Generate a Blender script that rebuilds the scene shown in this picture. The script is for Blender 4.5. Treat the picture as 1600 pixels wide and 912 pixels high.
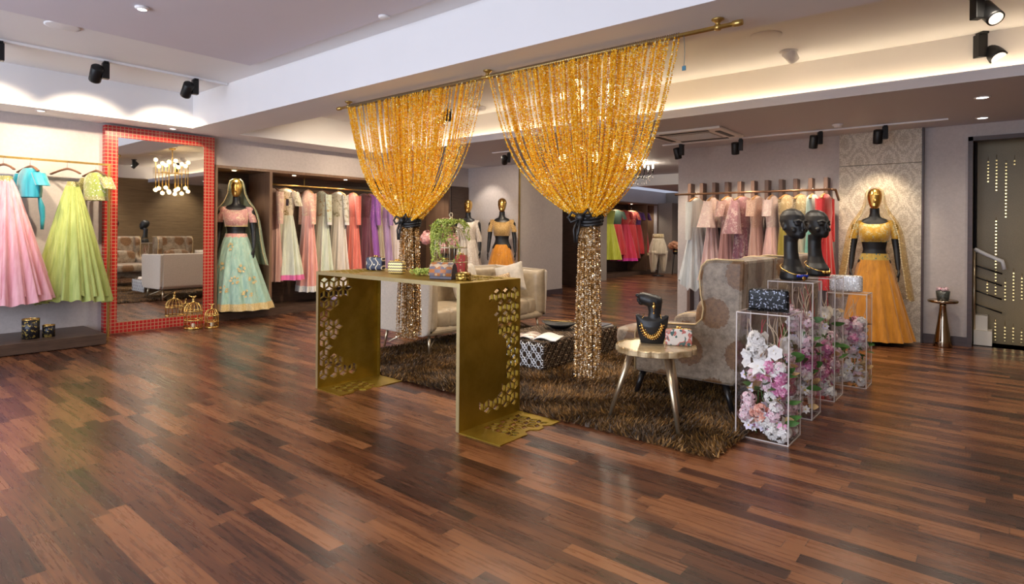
import bpy, bmesh, math, random
import numpy as np
from mathutils import Vector, Matrix, geometry
for o in list(bpy.data.objects): bpy.data.objects.remove(o)
SC = bpy.context.scene
COL = SC.collection
PI = math.pi
# ---------------------------------------------------------------- camera
F = 928.6; HC = 1.22; HY = 360.7; ROLL = math.radians(0.45); YAW = math.radians(39.7)
cam = bpy.data.cameras.new('camera'); co = bpy.data.objects.new('camera', cam); COL.objects.link(co)
co.matrix_world = Matrix.Translation((0, 0, HC)) @ Matrix.Rotation(YAW, 4, 'Z') @ Matrix.Rotation(PI/2, 4, 'X') @ Matrix.Rotation(ROLL, 4, 'Z')
cam.sensor_width = 36; cam.lens = 36*F/1600; cam.shift_y = -(456-HY)/1600; cam.clip_start = 0.05
SC.camera = co
vs = SC.view_settings
vs.view_transform = 'Standard'; vs.look = 'None'; vs.exposure = 0.25; vs.gamma = 1; vs.use_curve_mapping = False
try: SC.cycles.transparent_max_bounces = 48
except Exception: pass
# ---------------------------------------------------------------- world + large lights
W = bpy.data.worlds.new('world'); SC.world = W; W.use_nodes = True
W.node_tree.nodes['Background'].inputs[0].default_value = (0.75, 0.8, 1.0, 1)
W.node_tree.nodes['Background'].inputs[1].default_value = 0.5
def light(kind, name, loc, target, energy, color, size=0.1, size_y=None, angle=60, blend=0.6):
    l = bpy.data.lights.new(name, kind); l.energy = energy; l.color = color
    if kind == 'AREA':
        l.size = size
        if size_y: l.shape = 'RECTANGLE'; l.size_y = size_y
    else:
        l.shadow_soft_size = size
    if kind == 'SPOT': l.spot_size = math.radians(angle); l.spot_blend = blend
    o = bpy.data.objects.new(name, l); COL.objects.link(o); o.location = loc
    if target is not None:
        o.rotation_euler = (Vector(target)-Vector(loc)).to_track_quat('-Z', 'Y').to_euler()
    return o
DAY = (0.80, 0.87, 1.0); WARM = (1.0, 0.80, 0.56); SOFT = (1.0, 0.88, 0.72)
light('AREA', 'storefront_daylight', (-3.2, -2.7, 1.5), (-3.2, 5, 1.3), 270, DAY, 8.0, 2.4)
# added fill spots spread under the ceilings, with no fittings modelled
for (x, y, e) in ((-4.2, 1.3, 45), (-1.2, 1.4, 38), (-5.6, 4.6, 45), (-3.0, 4.4, 55), (-0.8, 4.6, 30), (-5.2, 7.0, 40), (-2.6, 7.0, 32), (-0.4, 6.9, 26), (-6.3, 12.0, 60), (-6.0, 15.0, 60)):
    for k in (-1, 0, 1):
        light('SPOT', 'ceiling_fill_spot', (x+k*.75, y+.25*k, 2.40 if y > 6 else 2.78), (x+k*.75, y+.25*k, 0), e*1.25, SOFT, .10, angle=165, blend=1.0)
for y in (4.6, 6.6): light('SPOT', 'wall_washer', (.85, y, 2.40), (1.5, y, 1.5), 38, SOFT, .04, angle=95, blend=.8)
# ---------------------------------------------------------------- pixel -> place helpers (1600x912 frame)
CY, SY = math.cos(YAW), math.sin(YAW)
def ray(px, py):
    u = (px-800)/F; v = -(py-HY)/F; cr, sr = math.cos(ROLL), math.sin(ROLL)
    a = u*cr-v*sr; b = u*sr+v*cr
    return (CY*a-SY, SY*a+CY, b)
def onz(px, py, z=0.0):
    d = ray(px, py); t = (z-HC)/d[2]; return Vector((d[0]*t, d[1]*t, z))
def onx(px, py, x):
    d = ray(px, py); t = x/d[0]; return Vector((x, d[1]*t, HC+d[2]*t))
def ony(px, py, y):
    d = ray(px, py); t = y/d[1]; return Vector((d[0]*t, y, HC+d[2]*t))
# ---------------------------------------------------------------- mesh helper
class MB:
    def __init__(s): s.v = []; s.f = []; s.sm = []
    def add(s, vs, fs, smooth=True):
        b = len(s.v); s.v += [tuple(p) for p in vs]
        for f in fs: s.f.append([i+b for i in f]); s.sm.append(smooth)
        return s
    def box(s, c, d, rz=0, M=None):
        x, y, z = d[0]/2, d[1]/2, d[2]/2
        vs = [Vector((i, j, k)) for i in (-x, x) for j in (-y, y) for k in (-z, z)]
        R = M if M is not None else Matrix.Rotation(rz, 3, 'Z')
        vs = [R @ p + Vector(c) for p in vs]
        return s.add(vs, [(0,1,3,2),(4,6,7,5),(0,4,5,1),(2,3,7,6),(0,2,6,4),(1,5,7,3)], False)
    def bb(s, x0, x1, y0, y1, z0, z1):
        return s.box(((x0+x1)/2, (y0+y1)/2, (z0+z1)/2), (abs(x1-x0), abs(y1-y0), abs(z1-z0)))
    def loft(s, rings, closed=True, cap=True, smooth=True):
        n = len(rings[0]); vs = [p for r in rings for p in r]; fs = []
        m = n if closed else n-1
        for k in range(len(rings)-1):
            for i in range(m):
                j = (i+1) % n
                fs.append((k*n+i, k*n+j, (k+1)*n+j, (k+1)*n+i))
        if cap and closed:
            fs.append(tuple(range(n-1, -1, -1))); fs.append(tuple(range((len(rings)-1)*n, len(rings)*n)))
        return s.add(vs, fs, smooth)
    def tube(s, pts, r, n=8, cap=True):
        pts = [Vector(p) for p in pts]; rings = []
        if not isinstance(r, (list, tuple)): r = [r]*len(pts)
        up = None
        for i, p in enumerate(pts):
            t = (pts[min(i+1, len(pts)-1)]-pts[max(i-1, 0)]).normalized()
            if up is None:
                up = Vector((0, 0, 1)) if abs(t.z) < 0.9 else Vector((1, 0, 0))
            a = t.cross(up)
            if a.length < 1e-5: a = t.orthogonal()
            a.normalize(); b = a.cross(t).normalized(); up = b
            rings.append([p + (a*math.cos(2*PI*k/n)+b*math.sin(2*PI*k/n))*r[i] for k in range(n)])
        return s.loft(rings, cap=cap)
    def lathe(s, prof, c=(0, 0, 0), n=24, cap=True):
        return s.loft([[Vector((c[0]+r*math.cos(2*PI*k/n), c[1]+r*math.sin(2*PI*k/n), c[2]+z)) for k in range(n)] for r, z in prof], cap=cap)
    def ball(s, c, r, n=10, m=7, R=None):
        if not isinstance(r, (tuple, list)): r = (r, r, r)
        rings = []
        for j in range(m+1):
            a = -PI/2+PI*j/m; q = max(math.cos(a), 1e-3)
            ring = [Vector((r[0]*q*math.cos(2*PI*k/n), r[1]*q*math.sin(2*PI*k/n), r[2]*math.sin(a))) for k in range(n)]
            if R is not None: ring = [R @ p for p in ring]
            rings.append([p+Vector(c) for p in ring])
        return s.loft(rings, cap=True)
    def prism(s, poly, fn, t0, t1, smooth=False):
        n = len(poly); vs = [fn(a, b, t0) for a, b in poly]+[fn(a, b, t1) for a, b in poly]
        fs = [tuple(range(n-1, -1, -1)), tuple(range(n, 2*n))]+[(i, (i+1) % n, n+(i+1) % n, n+i) for i in range(n)]
        return s.add(vs, fs, smooth)
    def build(s, name, mat, parent=None, loc=(0, 0, 0), rz=0, bevel=0, sub=0, remesh=0, solid=0, label=None):
        me = bpy.data.meshes.new(name); me.from_pydata(s.v, [], s.f)
        me.polygons.foreach_set('use_smooth', s.sm); me.update()
        bm = bmesh.new(); bm.from_mesh(me); bmesh.ops.recalc_face_normals(bm, faces=bm.faces); bm.to_mesh(me); bm.free()
        if mat is not None: me.materials.append(mat)
        o = bpy.data.objects.new(name, me); COL.objects.link(o); o.location = loc; o.rotation_euler = (0, 0, rz)
        if parent is not None: o.parent = parent
        if solid: m = o.modifiers.new('s', 'SOLIDIFY'); m.thickness = solid; m.offset = 0
        if remesh: m = o.modifiers.new('r', 'REMESH'); m.mode = 'VOXEL'; m.voxel_size = remesh; m.use_smooth_shade = True
        if remesh: m = o.modifiers.new('sm', 'SMOOTH'); m.factor = 0.5; m.iterations = 4
        if bevel: m = o.modifiers.new('b', 'BEVEL'); m.width = bevel; m.segments = 2; m.limit_method = 'ANGLE'; m.harden_normals = False
        if sub: m = o.modifiers.new('u', 'SUBSURF'); m.levels = sub; m.render_levels = sub
        if label: o['label'] = label
        return o
def thing(name, label, cat, loc=(0, 0, 0), rz=0, group=None):
    o = bpy.data.objects.new(name, None); COL.objects.link(o); o.location = loc; o.rotation_euler = (0, 0, rz)
    o.empty_display_size = 0.05
    return tag(o, label, cat, group)
def tag(o, label, cat, group=None, kind=None):
    o['label'] = label; o['category'] = cat
    if group: o['group'] = group
    if kind: o['kind'] = kind
    return o
def struct(o): o['kind'] = 'structure'; return o
def stuff(o): o['kind'] = 'stuff'; return o
def dup(root, loc, rz=None, label=None, group=None):
    r = root.copy(); COL.objects.link(r); r.location = loc
    if rz is not None: r.rotation_euler = (0, 0, rz)
    if label: r['label'] = label
    if group: r['group'] = group
    for ch in list(root.children):
        c = ch.copy(); COL.objects.link(c); c.parent = r
        for g in list(ch.children):
            d = g.copy(); COL.objects.link(d); d.parent = c
    return r
def fastmesh(name, V, Fq, mat, parent=None, loc=(0, 0, 0), smooth=False):
    """numpy verts (n,3), faces (m,k) -> object"""
    me = bpy.data.meshes.new(name); n = len(V); m, k = Fq.shape
    me.vertices.add(n); me.vertices.foreach_set('co', V.astype(np.float32).ravel())
    me.loops.add(m*k); me.loops.foreach_set('vertex_index', Fq.astype(np.int32).ravel())
    me.polygons.add(m); me.polygons.foreach_set('loop_start', np.arange(0, m*k, k, dtype=np.int32))
    me.polygons.foreach_set('loop_total', np.full(m, k, dtype=np.int32))
    me.polygons.foreach_set('use_smooth', np.full(m, smooth))
    me.update(calc_edges=True); me.materials.append(mat)
    o = bpy.data.objects.new(name, me); COL.objects.link(o); o.location = loc
    if parent is not None: o.parent = parent
    return o
# ---------------------------------------------------------------- materials
class NT:
    def __init__(s, name):
        s.m = bpy.data.materials.new(name); s.m.use_nodes = True; s.t = s.m.node_tree; s.n = s.t.nodes
        s.b = s.n['Principled BSDF']; s.out = s.n['Material Output']
    def node(s, kind, **kw):
        n = s.n.new('ShaderNode'+kind)
        for k, v in kw.items():
            if k.startswith('i_'): n.inputs[k[2:].replace('_', ' ')].default_value = v
            elif isinstance(k, str): setattr(n, k, v)
        return n
    def link(s, a, b): s.t.links.new(a, b)
    def math(s, op, a, b=None, c=None):
        n = s.n.new('ShaderNodeMath'); n.operation = op
        for i, q in enumerate((a, b, c)):
            if q is None: continue
            if isinstance(q, (int, float)): n.inputs[i].default_value = q
            else: s.link(q, n.inputs[i])
        return n.outputs[0]
    def mix(s, fac, a, b):
        n = s.n.new('ShaderNodeMix'); n.data_type = 'RGBA'
        for i, q in ((0, fac), (6, a), (7, b)):
            if isinstance(q, (int, float)): n.inputs[i].default_value = q
            elif isinstance(q, tuple): n.inputs[i].default_value = (*q[:3], 1)
            else: s.link(q, n.inputs[i])
        return n.outputs[2]
    def co(s, which='Object', scale=None, rot=None):
        t = s.n.new('ShaderNodeTexCoord'); o = t.outputs[which]
        if scale is not None:
            mp = s.n.new('ShaderNodeMapping'); mp.inputs['Scale'].default_value = scale if isinstance(scale, tuple) else (scale,)*3
            if rot: mp.inputs['Rotation'].default_value = rot
            s.link(o, mp.inputs[0]); o = mp.outputs[0]
        return o
    def noise(s, vec, scale=5, detail=4, rough=0.6):
        n = s.n.new('ShaderNodeTexNoise'); n.inputs['Scale'].default_value = scale; n.inputs['Detail'].default_value = detail; n.inputs['Roughness'].default_value = rough
        s.link(vec, n.inputs['Vector']); return n.outputs[0]
    def ramp(s, fac, stops):
        n = s.n.new('ShaderNodeValToRGB'); e = n.color_ramp.elements
        while len(e) < len(stops): e.new(0.5)
        for el, (p, c) in zip(e, stops): el.position = p; el.color = (*c, 1)
        s.link(fac, n.inputs[0]); return n.outputs[0]
    def bump(s, h, strength=0.3, dist=0.01):
        n = s.n.new('ShaderNodeBump'); n.inputs['Strength'].default_value = strength; n.inputs['Distance'].default_value = dist
        s.link(h, n.inputs['Height']); s.link(n.outputs[0], s.b.inputs['Normal'])
    def set(s, **kw):
        for k, v in kw.items():
            k = {'col': 'Base Color', 'rough': 'Roughness', 'metal': 'Metallic', 'sheen': 'Sheen Weight', 'alpha': 'Alpha', 'spec': 'Specular IOR Level', 'trans': 'Transmission Weight', 'ecol': 'Emission Color', 'e': 'Emission Strength', 'coat': 'Coat Weight'}[k]
            if isinstance(v, (int, float)): s.b.inputs[k].default_value = v
            elif isinstance(v, tuple): s.b.inputs[k].default_value = (*v[:3], 1)
            else: s.link(v, s.b.inputs[k])
        return s
def lin(r, g, b):
    f = lambda c: (c/255/12.92 if c/255 <= 0.04045 else ((c/255+0.055)/1.055)**2.4)
    return (f(r), f(g), f(b))
_mc = {}
def plain(name, col, rough=0.5, metal=0.0, nz=0.12, scale=30, bump=0.0, **kw):
    if name in _mc: return _mc[name]
    t = NT(name); v = t.co(); n = t.noise(v, scale)
    dark = tuple(c*(1-nz) for c in col); lite = tuple(min(1, c*(1+nz)) for c in col)
    t.set(col=t.ramp(n, [(0.3, dark), (0.7, lite)]), rough=rough, metal=metal, **kw)
    if bump: t.bump(n, bump, 0.01)
    _mc[name] = t.m; return t.m
def emit(name, col, strength):
    if name in _mc: return _mc[name]
    t = NT(name); t.set(col=col, ecol=col, e=strength); _mc[name] = t.m; return t.m
def wood(name, c1, c2, rough=0.4, scale=(3, 3, 40), rot=None):
    if name in _mc: return _mc[name]
    t = NT(name); v = t.co('Object', scale, rot); n = t.noise(v, 1.5, 6, 0.65)
    t.set(col=t.ramp(n, [(0.3, c1), (0.7, c2)]), rough=rough); t.bump(n, 0.08, 0.004)
    _mc[name] = t.m; return t.m
M = {}
# floor: laminate strips running along X
t = NT('walnut_laminate'); v = t.co('Object'); sp = t.node('SeparateXYZ'); t.link(v, sp.inputs[0])
row = t.math('FLOOR', t.math('DIVIDE', sp.outputs[1], 0.072))
wn = t.node('TexWhiteNoise', noise_dimensions='1D'); t.link(row, wn.inputs['W'])
xo = t.math('ADD', t.math('DIVIDE', sp.outputs[0], 0.62), t.math('MULTIPLY', wn.outputs[0], 7.3))
colm = t.math('FLOOR', xo); cb = t.node('CombineXYZ'); t.link(row, cb.inputs[0]); t.link(colm, cb.inputs[1])
wn2 = t.node('TexWhiteNoise', noise_dimensions='3D'); t.link(cb.outputs[0], wn2.inputs['Vector'])
cg = t.node('CombineXYZ'); t.link(t.math('ADD', t.math('MULTIPLY', sp.outputs[0], 2.2), t.math('MULTIPLY', wn2.outputs[0], 50)), cg.inputs[0]); t.link(t.math('MULTIPLY', sp.outputs[1], 32), cg.inputs[1]); t.link(t.math('MULTIPLY', wn2.outputs[0], 9), cg.inputs[2])
gr = t.noise(cg.outputs[0], 1.6, 6, 0.62)
tone = t.math('ADD', t.math('MULTIPLY', wn2.outputs[0], 0.55), t.math('MULTIPLY', gr, 0.75))
base = t.ramp(tone, [(0.25, (0.014, 0.006, 0.004)), (0.45, (0.046, 0.015, 0.008)), (0.66, (0.105, 0.035, 0.015)), (0.92, (0.235, 0.092, 0.036))])
fy = t.math('FRACT', t.math('DIVIDE', sp.outputs[1], 0.072)); fx = t.math('FRACT', xo)
seam = t.math('MAXIMUM', t.math('LESS_THAN', fy, 0.03), t.math('LESS_THAN', fx, 0.006))
t.set(col=t.mix(t.math('MULTIPLY', seam, 0.6), base, (0.012, 0.006, 0.004)), rough=t.math('ADD', t.math('MULTIPLY', gr, 0.12), 0.22), spec=0.45)
M['floor'] = t.m
def wallpaper(name, c, amt=0.1, scale=26):
    t = NT(name); v = t.co('Object'); n = t.noise(v, scale, 8, 0.75); n2 = t.noise(v, 2.2, 3)
    k = t.math('ADD', t.math('MULTIPLY', n, 0.7), t.math('MULTIPLY', n2, 0.3))
    t.set(col=t.ramp(k, [(0.3, tuple(q*(1-amt*1.6) for q in c)), (0.7, tuple(min(1, q*(1+amt)) for q in c))]), rough=0.75); t.bump(n, 0.12, 0.006); return t.m
M['wall'] = wallpaper('grey_wallpaper', (0.50, 0.45, 0.44)); M['wall2'] = wallpaper('taupe_wallpaper', (0.30, 0.25, 0.21))
M['white'] = plain('white_paint', (0.80, 0.79, 0.80), 0.7, nz=0.01, scale=2); M['lav'] = plain('lavender_grey_paint', (0.66, 0.63, 0.70), 0.7, nz=0.01, scale=2)
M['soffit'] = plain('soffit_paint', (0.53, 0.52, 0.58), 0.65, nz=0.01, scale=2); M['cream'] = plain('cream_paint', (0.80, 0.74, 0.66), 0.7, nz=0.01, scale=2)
M['base'] = wood('dark_skirting', (0.035, 0.016, 0.012), (0.07, 0.03, 0.022)); M['darkwood'] = wood('dark_walnut', (0.045, 0.025, 0.017), (0.095, 0.055, 0.036), 0.4, (4, 4, 30))
M['midwood'] = wood('brown_walnut', (0.15, 0.082, 0.048), (0.24, 0.14, 0.085), 0.4, (25, 25, 2)); M['slat'] = wood('slat_wood', (0.11, 0.06, 0.045), (0.20, 0.12, 0.09), 0.45, (30, 30, 2))
# ---------------------------------------------------------------- the setting
ZS, ZC = 2.42, 2.82
XL, XR, YB, YF, YN = -8.0, 1.5, 17.0, 8.16, -3.0
def slab(name, boxes, mat, bevel=0):
    b = MB()
    for q in boxes: b.bb(*q)
    return struct(b.build(name, mat, bevel=bevel))
slab('floor', [(-10, 3, YN, YB+0.2, -0.1, 0)], M['floor'])
slab('ceiling', [(-7.5, XR, YN, 6.05, ZC, ZC+0.1)], M['white'])
slab('trim_ceiling_panel', [(-5.6, XR-0.6, -2.4, 2.78, ZC-0.03, ZC-0.001)], M['lav'])
slab('wall_left', [(XL-0.1, XL, YN, 3.5, 0, ZC+0.1), (XL-0.1, XL, 3.5, 7.82, 2.062, ZC+0.1), (XL-0.1, XL, 7.82, 13.1, 0, ZS), (XL-0.1, XL, 13.1, 16.4, 2.05, ZS), (XL-0.1, XL, 16.4, YB, 0, ZS), (XL-0.75, XL-0.69, 3.3, 16.6, 0, 2.3)], M['wall'])
slab('trim_bulkhead_left', [(XL, -7.5, YN, YF+0.14, ZS, ZC)], M['white'])
slab('trim_beam', [(-7.5, XR, 3.03, 3.57, ZS, ZC)], M['white'])
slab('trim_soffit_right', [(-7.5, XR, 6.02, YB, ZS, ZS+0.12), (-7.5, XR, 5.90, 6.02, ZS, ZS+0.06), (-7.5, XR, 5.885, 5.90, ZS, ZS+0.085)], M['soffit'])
slab('trim_cove_face', [(-7.5, XR, 6.0, 6.05, ZS+0.121, ZC-.001)], M['cream'])
slab('wall_back', [(-3.65, -0.317, YF, YF+0.12, 0, ZS), (-0.317, XR, YF, YF+0.12, 2.28, ZS), (-3.65, -3.53, YF+.121, 11.0, 0, ZS)], M['wall'])
slab('wall_far', [(XL-0.7, -3.5, YB, YB+0.1, 0, ZS)], M['wall2'])
slab('wall_block', [(XL, -6.72, 8.30, 9.65, 0, ZS)], M['wall'])
slab('wall_right', [(XR, XR+0.1, YN, YF, 2.5, ZC+0.1)], M['white'])
t = NT('brown_grasscloth'); v = t.co('Object', (2, 2, 90)); n = t.noise(v, 1.2, 7, 0.7)
t.set(col=t.ramp(n, [(0.3, (0.10, 0.06, 0.025)), (0.7, (0.27, 0.18, 0.085))]), rough=0.7); t.bump(n, 0.3, 0.01); M['grass'] = t.m
slab('wall_right_panel', [(XR-0.02, XR+0.08, YN, YF, 0, 2.5)], M['grass'])
# storefront wall behind the camera: piers and a lintel around the glazing
slab('wall_front', [(XL, -7.4, YN-0.1, YN, 0, ZC), (0.9, XR, YN-0.1, YN, 0, ZC), (-7.4, 0.9, YN-0.1, YN, 2.7, ZC)], M['wall'])
slab('baseboard_right', [(-0.729, -0.317, YF-0.015, YF, 0, 0.10)], M['base'])
slab('baseboard_block', [(-6.72, -6.705, 8.29, 9.65, 0, 0.10), (-8, -6.72, 8.285, 8.3, 0, 0.10)], M['base'])
# brocade panel behind the gold bride
t = NT('damask_wallpaper'); v = t.co('Object'); sp = t.node('SeparateXYZ'); t.link(v, sp.inputs[0])
cu = t.math('COSINE', t.math('MULTIPLY', sp.outputs[0], 2*PI/0.30)); cv = t.math('COSINE', t.math('MULTIPLY', sp.outputs[2], 2*PI/0.46))
og = t.math('ABSOLUTE', t.math('ADD', t.math('MULTIPLY', cu, 1.0), cv)); vo = t.node('TexVoronoi'); t.link(v, vo.inputs['Vector']); vo.inputs['Scale'].default_value = 34
fl = t.noise(v, 45, 4, 0.8)
fl2 = t.noise(v, 70, 3, 0.7)
mot = t.math('COSINE', t.math('MULTIPLY', og, 5.2))
fac = t.math('GREATER_THAN', t.math('ADD', t.math('MULTIPLY', fl2, 1.0), t.math('MULTIPLY', mot, 0.055)), 0.51)
t.set(col=t.mix(fac, (0.44, 0.38, 0.30), (0.66, 0.60, 0.50)), rough=0.45); t.bump(fac, 0.3, 0.006); M['damask'] = t.m
slab('trim_damask_panel', [(-1.56, -0.729, 8.10, YF-0.001, 0, 2.03), (-1.56, -0.729, 8.10, YF-0.001, 2.036, ZS)], M['damask'])
slab('trim_panel_edge', [(-0.729, -0.71, 8.09, YF, 0, ZS)], M['base'])
# ================================================================ furniture
rnd = random.Random(5)
def rbox(b, c, d, e=0.22, n=40, m=20, fn=None, R=None):
    """superellipsoid cushion block"""
    g = lambda a: math.copysign(abs(a)**e, a)
    rings = []
    for j in range(m+1):
        ph = -PI/2+PI*j/m; ring = []
        cp, sp_ = g(math.cos(ph)) if abs(ph) < PI/2-1e-6 else 0.0, g(math.sin(ph))
        for k in range(n):
            th = 2*PI*k/n
            p = Vector((d[0]/2*max(cp, .02)*g(math.cos(th)), d[1]/2*max(cp, .02)*g(math.sin(th)), d[2]/2*sp_))
            if fn: p = fn(p)
            if R is not None: p = R @ p
            ring.append(p+Vector(c))
        rings.append(ring)
    b.loft(rings); return b
def gridblock(b, c, d, nx, nz, fn, axis='X'):
    """slab of size d whose +axis face is displaced by fn(u,v) (u,v in -.5...5): tufted pads"""
    vs = []; fs = []
    for i in range(nx+1):
        for j in range(nz+1):
            u = i/nx-.5; v = j/nz-.5
            e = (1-abs(2*u)**8)*(1-abs(2*v)**8)
            o = d[0]/2*(2*e-1) if False else -d[0]/2+d[0]*max(e, 0)**.35+fn(u, v)*e
            if axis == 'X': vs.append((c[0]+o, c[1]+u*d[1], c[2]+v*d[2]))
            elif axis == 'Z': vs.append((c[0]+u*d[1], c[1]+v*d[2], c[2]+o))
            elif axis == 'Y': vs.append((c[0]+u*d[1], c[1]+o, c[2]+v*d[2]))
            elif axis == '-Y': vs.append((c[0]+u*d[1], c[1]-o, c[2]+v*d[2]))
    for i in range(nx):
        for j in range(nz):
            a = i*(nz+1)+j; fs.append((a, a+nz+1, a+nz+2, a+1))
    per = [i*(nz+1) for i in range(nx+1)]+[nx*(nz+1)+j for j in range(1, nz+1)]+[i*(nz+1)+nz for i in range(nx-1, -1, -1)]+[j for j in range(nz-1, 0, -1)]
    fs.append(tuple(per)); b.add(vs, fs); return b
# ---------------------------------------------------------------- materials
t = NT('brushed_brass'); v = t.co('Object'); n = t.noise(v, 6, 4); n2 = t.noise(t.co('Object', (3, 3, 160)), 3, 3)
t.set(col=t.ramp(n, [(0.3, (0.27, 0.172, 0.014)), (0.7, (0.39, 0.26, 0.035))]), rough=t.math('ADD', 0.36, t.math('MULTIPLY', n2, 0.1)), metal=0.85); M['brass'] = t.m
M['brass_edge'] = plain('brass_edge', (0.47, 0.37, 0.18), 0.35, 0.75, 0.05)
M['gold'] = plain('polished_gold', (0.72, 0.46, 0.14), 0.25, 1.0, 0.08); M['goldrod'] = plain('gold_rod', (0.58, 0.40, 0.13), 0.3, 0.9, 0.1)
M['champ'] = plain('champagne_metal', (0.66, 0.55, 0.38), 0.3, 0.9, 0.06); M['iron'] = plain('black_metal', (0.012, 0.012, 0.013), 0.4, 0.3, 0.1)
M['black'] = plain('matte_black', (0.010, 0.010, 0.011), 0.42, 0, 0.1); M['blackleg'] = plain('black_lacquer', (0.012, 0.010, 0.010), 0.3, 0, 0.1)
M['leather'] = plain('taupe_leather', (0.40, 0.32, 0.22), 0.33, 0, 0.15, 14, 0.1); M['linen'] = plain('beige_linen', (0.52, 0.45, 0.37), 0.85, 0, 0.12, 90, 0.2, sheen=0.3)
t = NT('medallion_velvet'); v = t.co('Object'); ns = t.noise(v, 38, 5, 0.75)
s = t.node('SeparateXYZ'); t.link(v, s.inputs[0]); vv = t.math('DIVIDE', s.outputs[2], .27); rowv = t.math('FLOOR', vv)
uu = t.math('ADD', t.math('DIVIDE', t.math('ADD', s.outputs[0], s.outputs[1]), .36), t.math('MULTIPLY', t.math('MODULO', rowv, 2), .5))
du = t.math('MULTIPLY', t.math('SUBTRACT', t.math('FRACT', uu), .5), .36); dv = t.math('MULTIPLY', t.math('SUBTRACT', t.math('FRACT', vv), .5), .27)
dist = t.math('SQRT', t.math('ADD', t.math('POWER', du, 2), t.math('POWER', dv, 2)))
md = t.math('LESS_THAN', t.math('ADD', dist, t.math('MULTIPLY', t.math('SUBTRACT', ns, .5), .07)), 0.104)
shade = t.ramp(t.noise(v, 16, 6, 0.75), [(0.32, (0.12, 0.083, 0.052)), (0.68, (0.36, 0.285, 0.205))])
t.set(col=t.mix(md, shade, t.ramp(ns, [(0.35, (0.10, 0.045, 0.015)), (0.65, (0.22, 0.11, 0.04))])), rough=0.42, sheen=0.2); t.bump(ns, 0.2, 0.006); M['velvet'] = t.m
M['piping'] = plain('gold_piping', (0.62, 0.46, 0.24), 0.45, 0.2)
# ---------------------------------------------------------------- brass console table with cut-out cube pattern
def inpoly(p, poly):
    x, y = p; r = False; n = len(poly)
    for i in range(n):
        x1, y1 = poly[i]; x2, y2 = poly[(i+1) % n]
        if (y1 > y) != (y2 > y) and x < (x2-x1)*(y-y1)/(y2-y1)+x1: r = not r
    return r
def rhombi(u0, u1, v0, v1, R, inset, keep, margin=0.012, seed=1):
    """inset rhombi of a tumbling-block tiling inside the rectangle"""
    out = []; W_ = math.sqrt(3)*R; r_ = random.Random(seed)
    j = 0; y = v0+R
    while y < v1+R:
        x = u0+margin+.003+W_/2-(W_/2 if j % 2 else 0)
        while x < u1+W_:
            hx = [(x+R*math.sin(PI/3*k), y+R*math.cos(PI/3*k)) for k in range(6)]
            for k in (0, 2, 4):
                q = [(x, y), hx[(k+5) % 6], hx[k], hx[(k+1) % 6]]
                cx = sum(a for a, _ in q)/4; cy = sum(b for _, b in q)/4
                s = 1-inset/(R*0.433)
                q = [(cx+(a-cx)*s, cy+(b-cy)*s) for a, b in q]
                if all(u0+margin < a < u1-margin and v0+margin < b < v1-margin for a, b in q) and keep(cx, cy) and r_.random() > 0.03:
                    out.append(q)
            x += W_
        y += 1.5*R; j += 1
    return out
def cut_panel(b, outer, holes, fn, t0, t1):
    vs = list(outer); ed = [(i, (i+1) % len(outer)) for i in range(len(outer))]
    for h in holes:
        k = len(vs); vs += h; ed += [(k+i, k+(i+1) % len(h)) for i in range(len(h))]
    V2, E2, F2, *_ = geometry.delaunay_2d_cdt([Vector(p) for p in vs], ed, [], 0, 1e-6)
    keep = []
    for f in F2:
        c = (sum(V2[i].x for i in f)/len(f), sum(V2[i].y for i in f)/len(f))
        if inpoly(c, outer) and not any(inpoly(c, h) for h in holes): keep.append(list(f))
    n = len(V2); V3 = [fn(p.x, p.y, t0) for p in V2]+[fn(p.x, p.y, t1) for p in V2]; fs = []
    cnt = {}
    for f in keep:
        fs.append(tuple(f)); fs.append(tuple(i+n for i in reversed(f)))
        for i in range(len(f)):
            e = (f[i], f[(i+1) % len(f)]); cnt[e] = 1
    for (i, j) in cnt:
        if (j, i) not in cnt: fs.append((j, i, i+n, j+n))
    used = sorted({i for f in fs for i in f}); mp = {i: k for k, i in enumerate(used)}
    b.add([V3[i] for i in used], [[mp[i] for i in f] for f in fs], False)
TX0, TX1, TY0, TY1, TH, TT = -4.06, -2.52, 2.55, 3.13, 0.90, 0.024
tb = thing('console_table', 'brass console table with cut-out cube pattern in front of the beige sofa', 'table', (TX0, TY0, 0))
L_, D_ = TX1-TX0, TY1-TY0
R0 = 0.050
rect = lambda u0, u1, v0, v1: [(u0, v0), (u1, v0), (u1, v1), (u0, v1)]
def wl(v): return 0.28 if v > 0.70 else 0.20 if v > 0.62 else 0.105 if v > 0.52 else 0.19 if v > 0.38 else 0.105 if v > 0.24 else 0.21 if v > 0.14 else 0.36
def wr(v): return 0.36 if v > 0.84 else 0.30 if v > 0.76 else 0.25 if v > 0.62 else 0.21 if v > 0.52 else 0.14 if v > 0.22 else 0.20 if v > 0.13 else 0.40
b = MB(); cut_panel(b, rect(0, D_, 0.006, TH-TT), rhombi(0, D_, 0.006, TH-.03, R0, .003, lambda u, v: u < wl(v), .012, 3), lambda a, c, t_: (t_, a, c), 0, TT)
b.build('side_panel', M['brass'], tb)
b = MB(); cut_panel(b, rect(0, D_, 0.006, TH-TT), rhombi(0, D_, 0.006, TH-.03, R0, .003, lambda u, v: u < wr(v), .012, 4), lambda a, c, t_: (t_, D_-a, c), L_-TT, L_)
b.build('side_panel', M['brass'], tb)
b = MB()
def kt(u, v):
    return (u < 0.42-v*0.35 and v < .42) or (u > L_-0.45+(D_-v)*0.5 and v > .16)
cut_panel(b, rect(0, L_, 0, D_), rhombi(TT, L_-TT, 0, D_, R0, .004, kt, .016, 6), lambda a, c, t_: (a, c, t_), TH-TT, TH+.001)
b.build('tabletop', M['brass'], tb)
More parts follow.
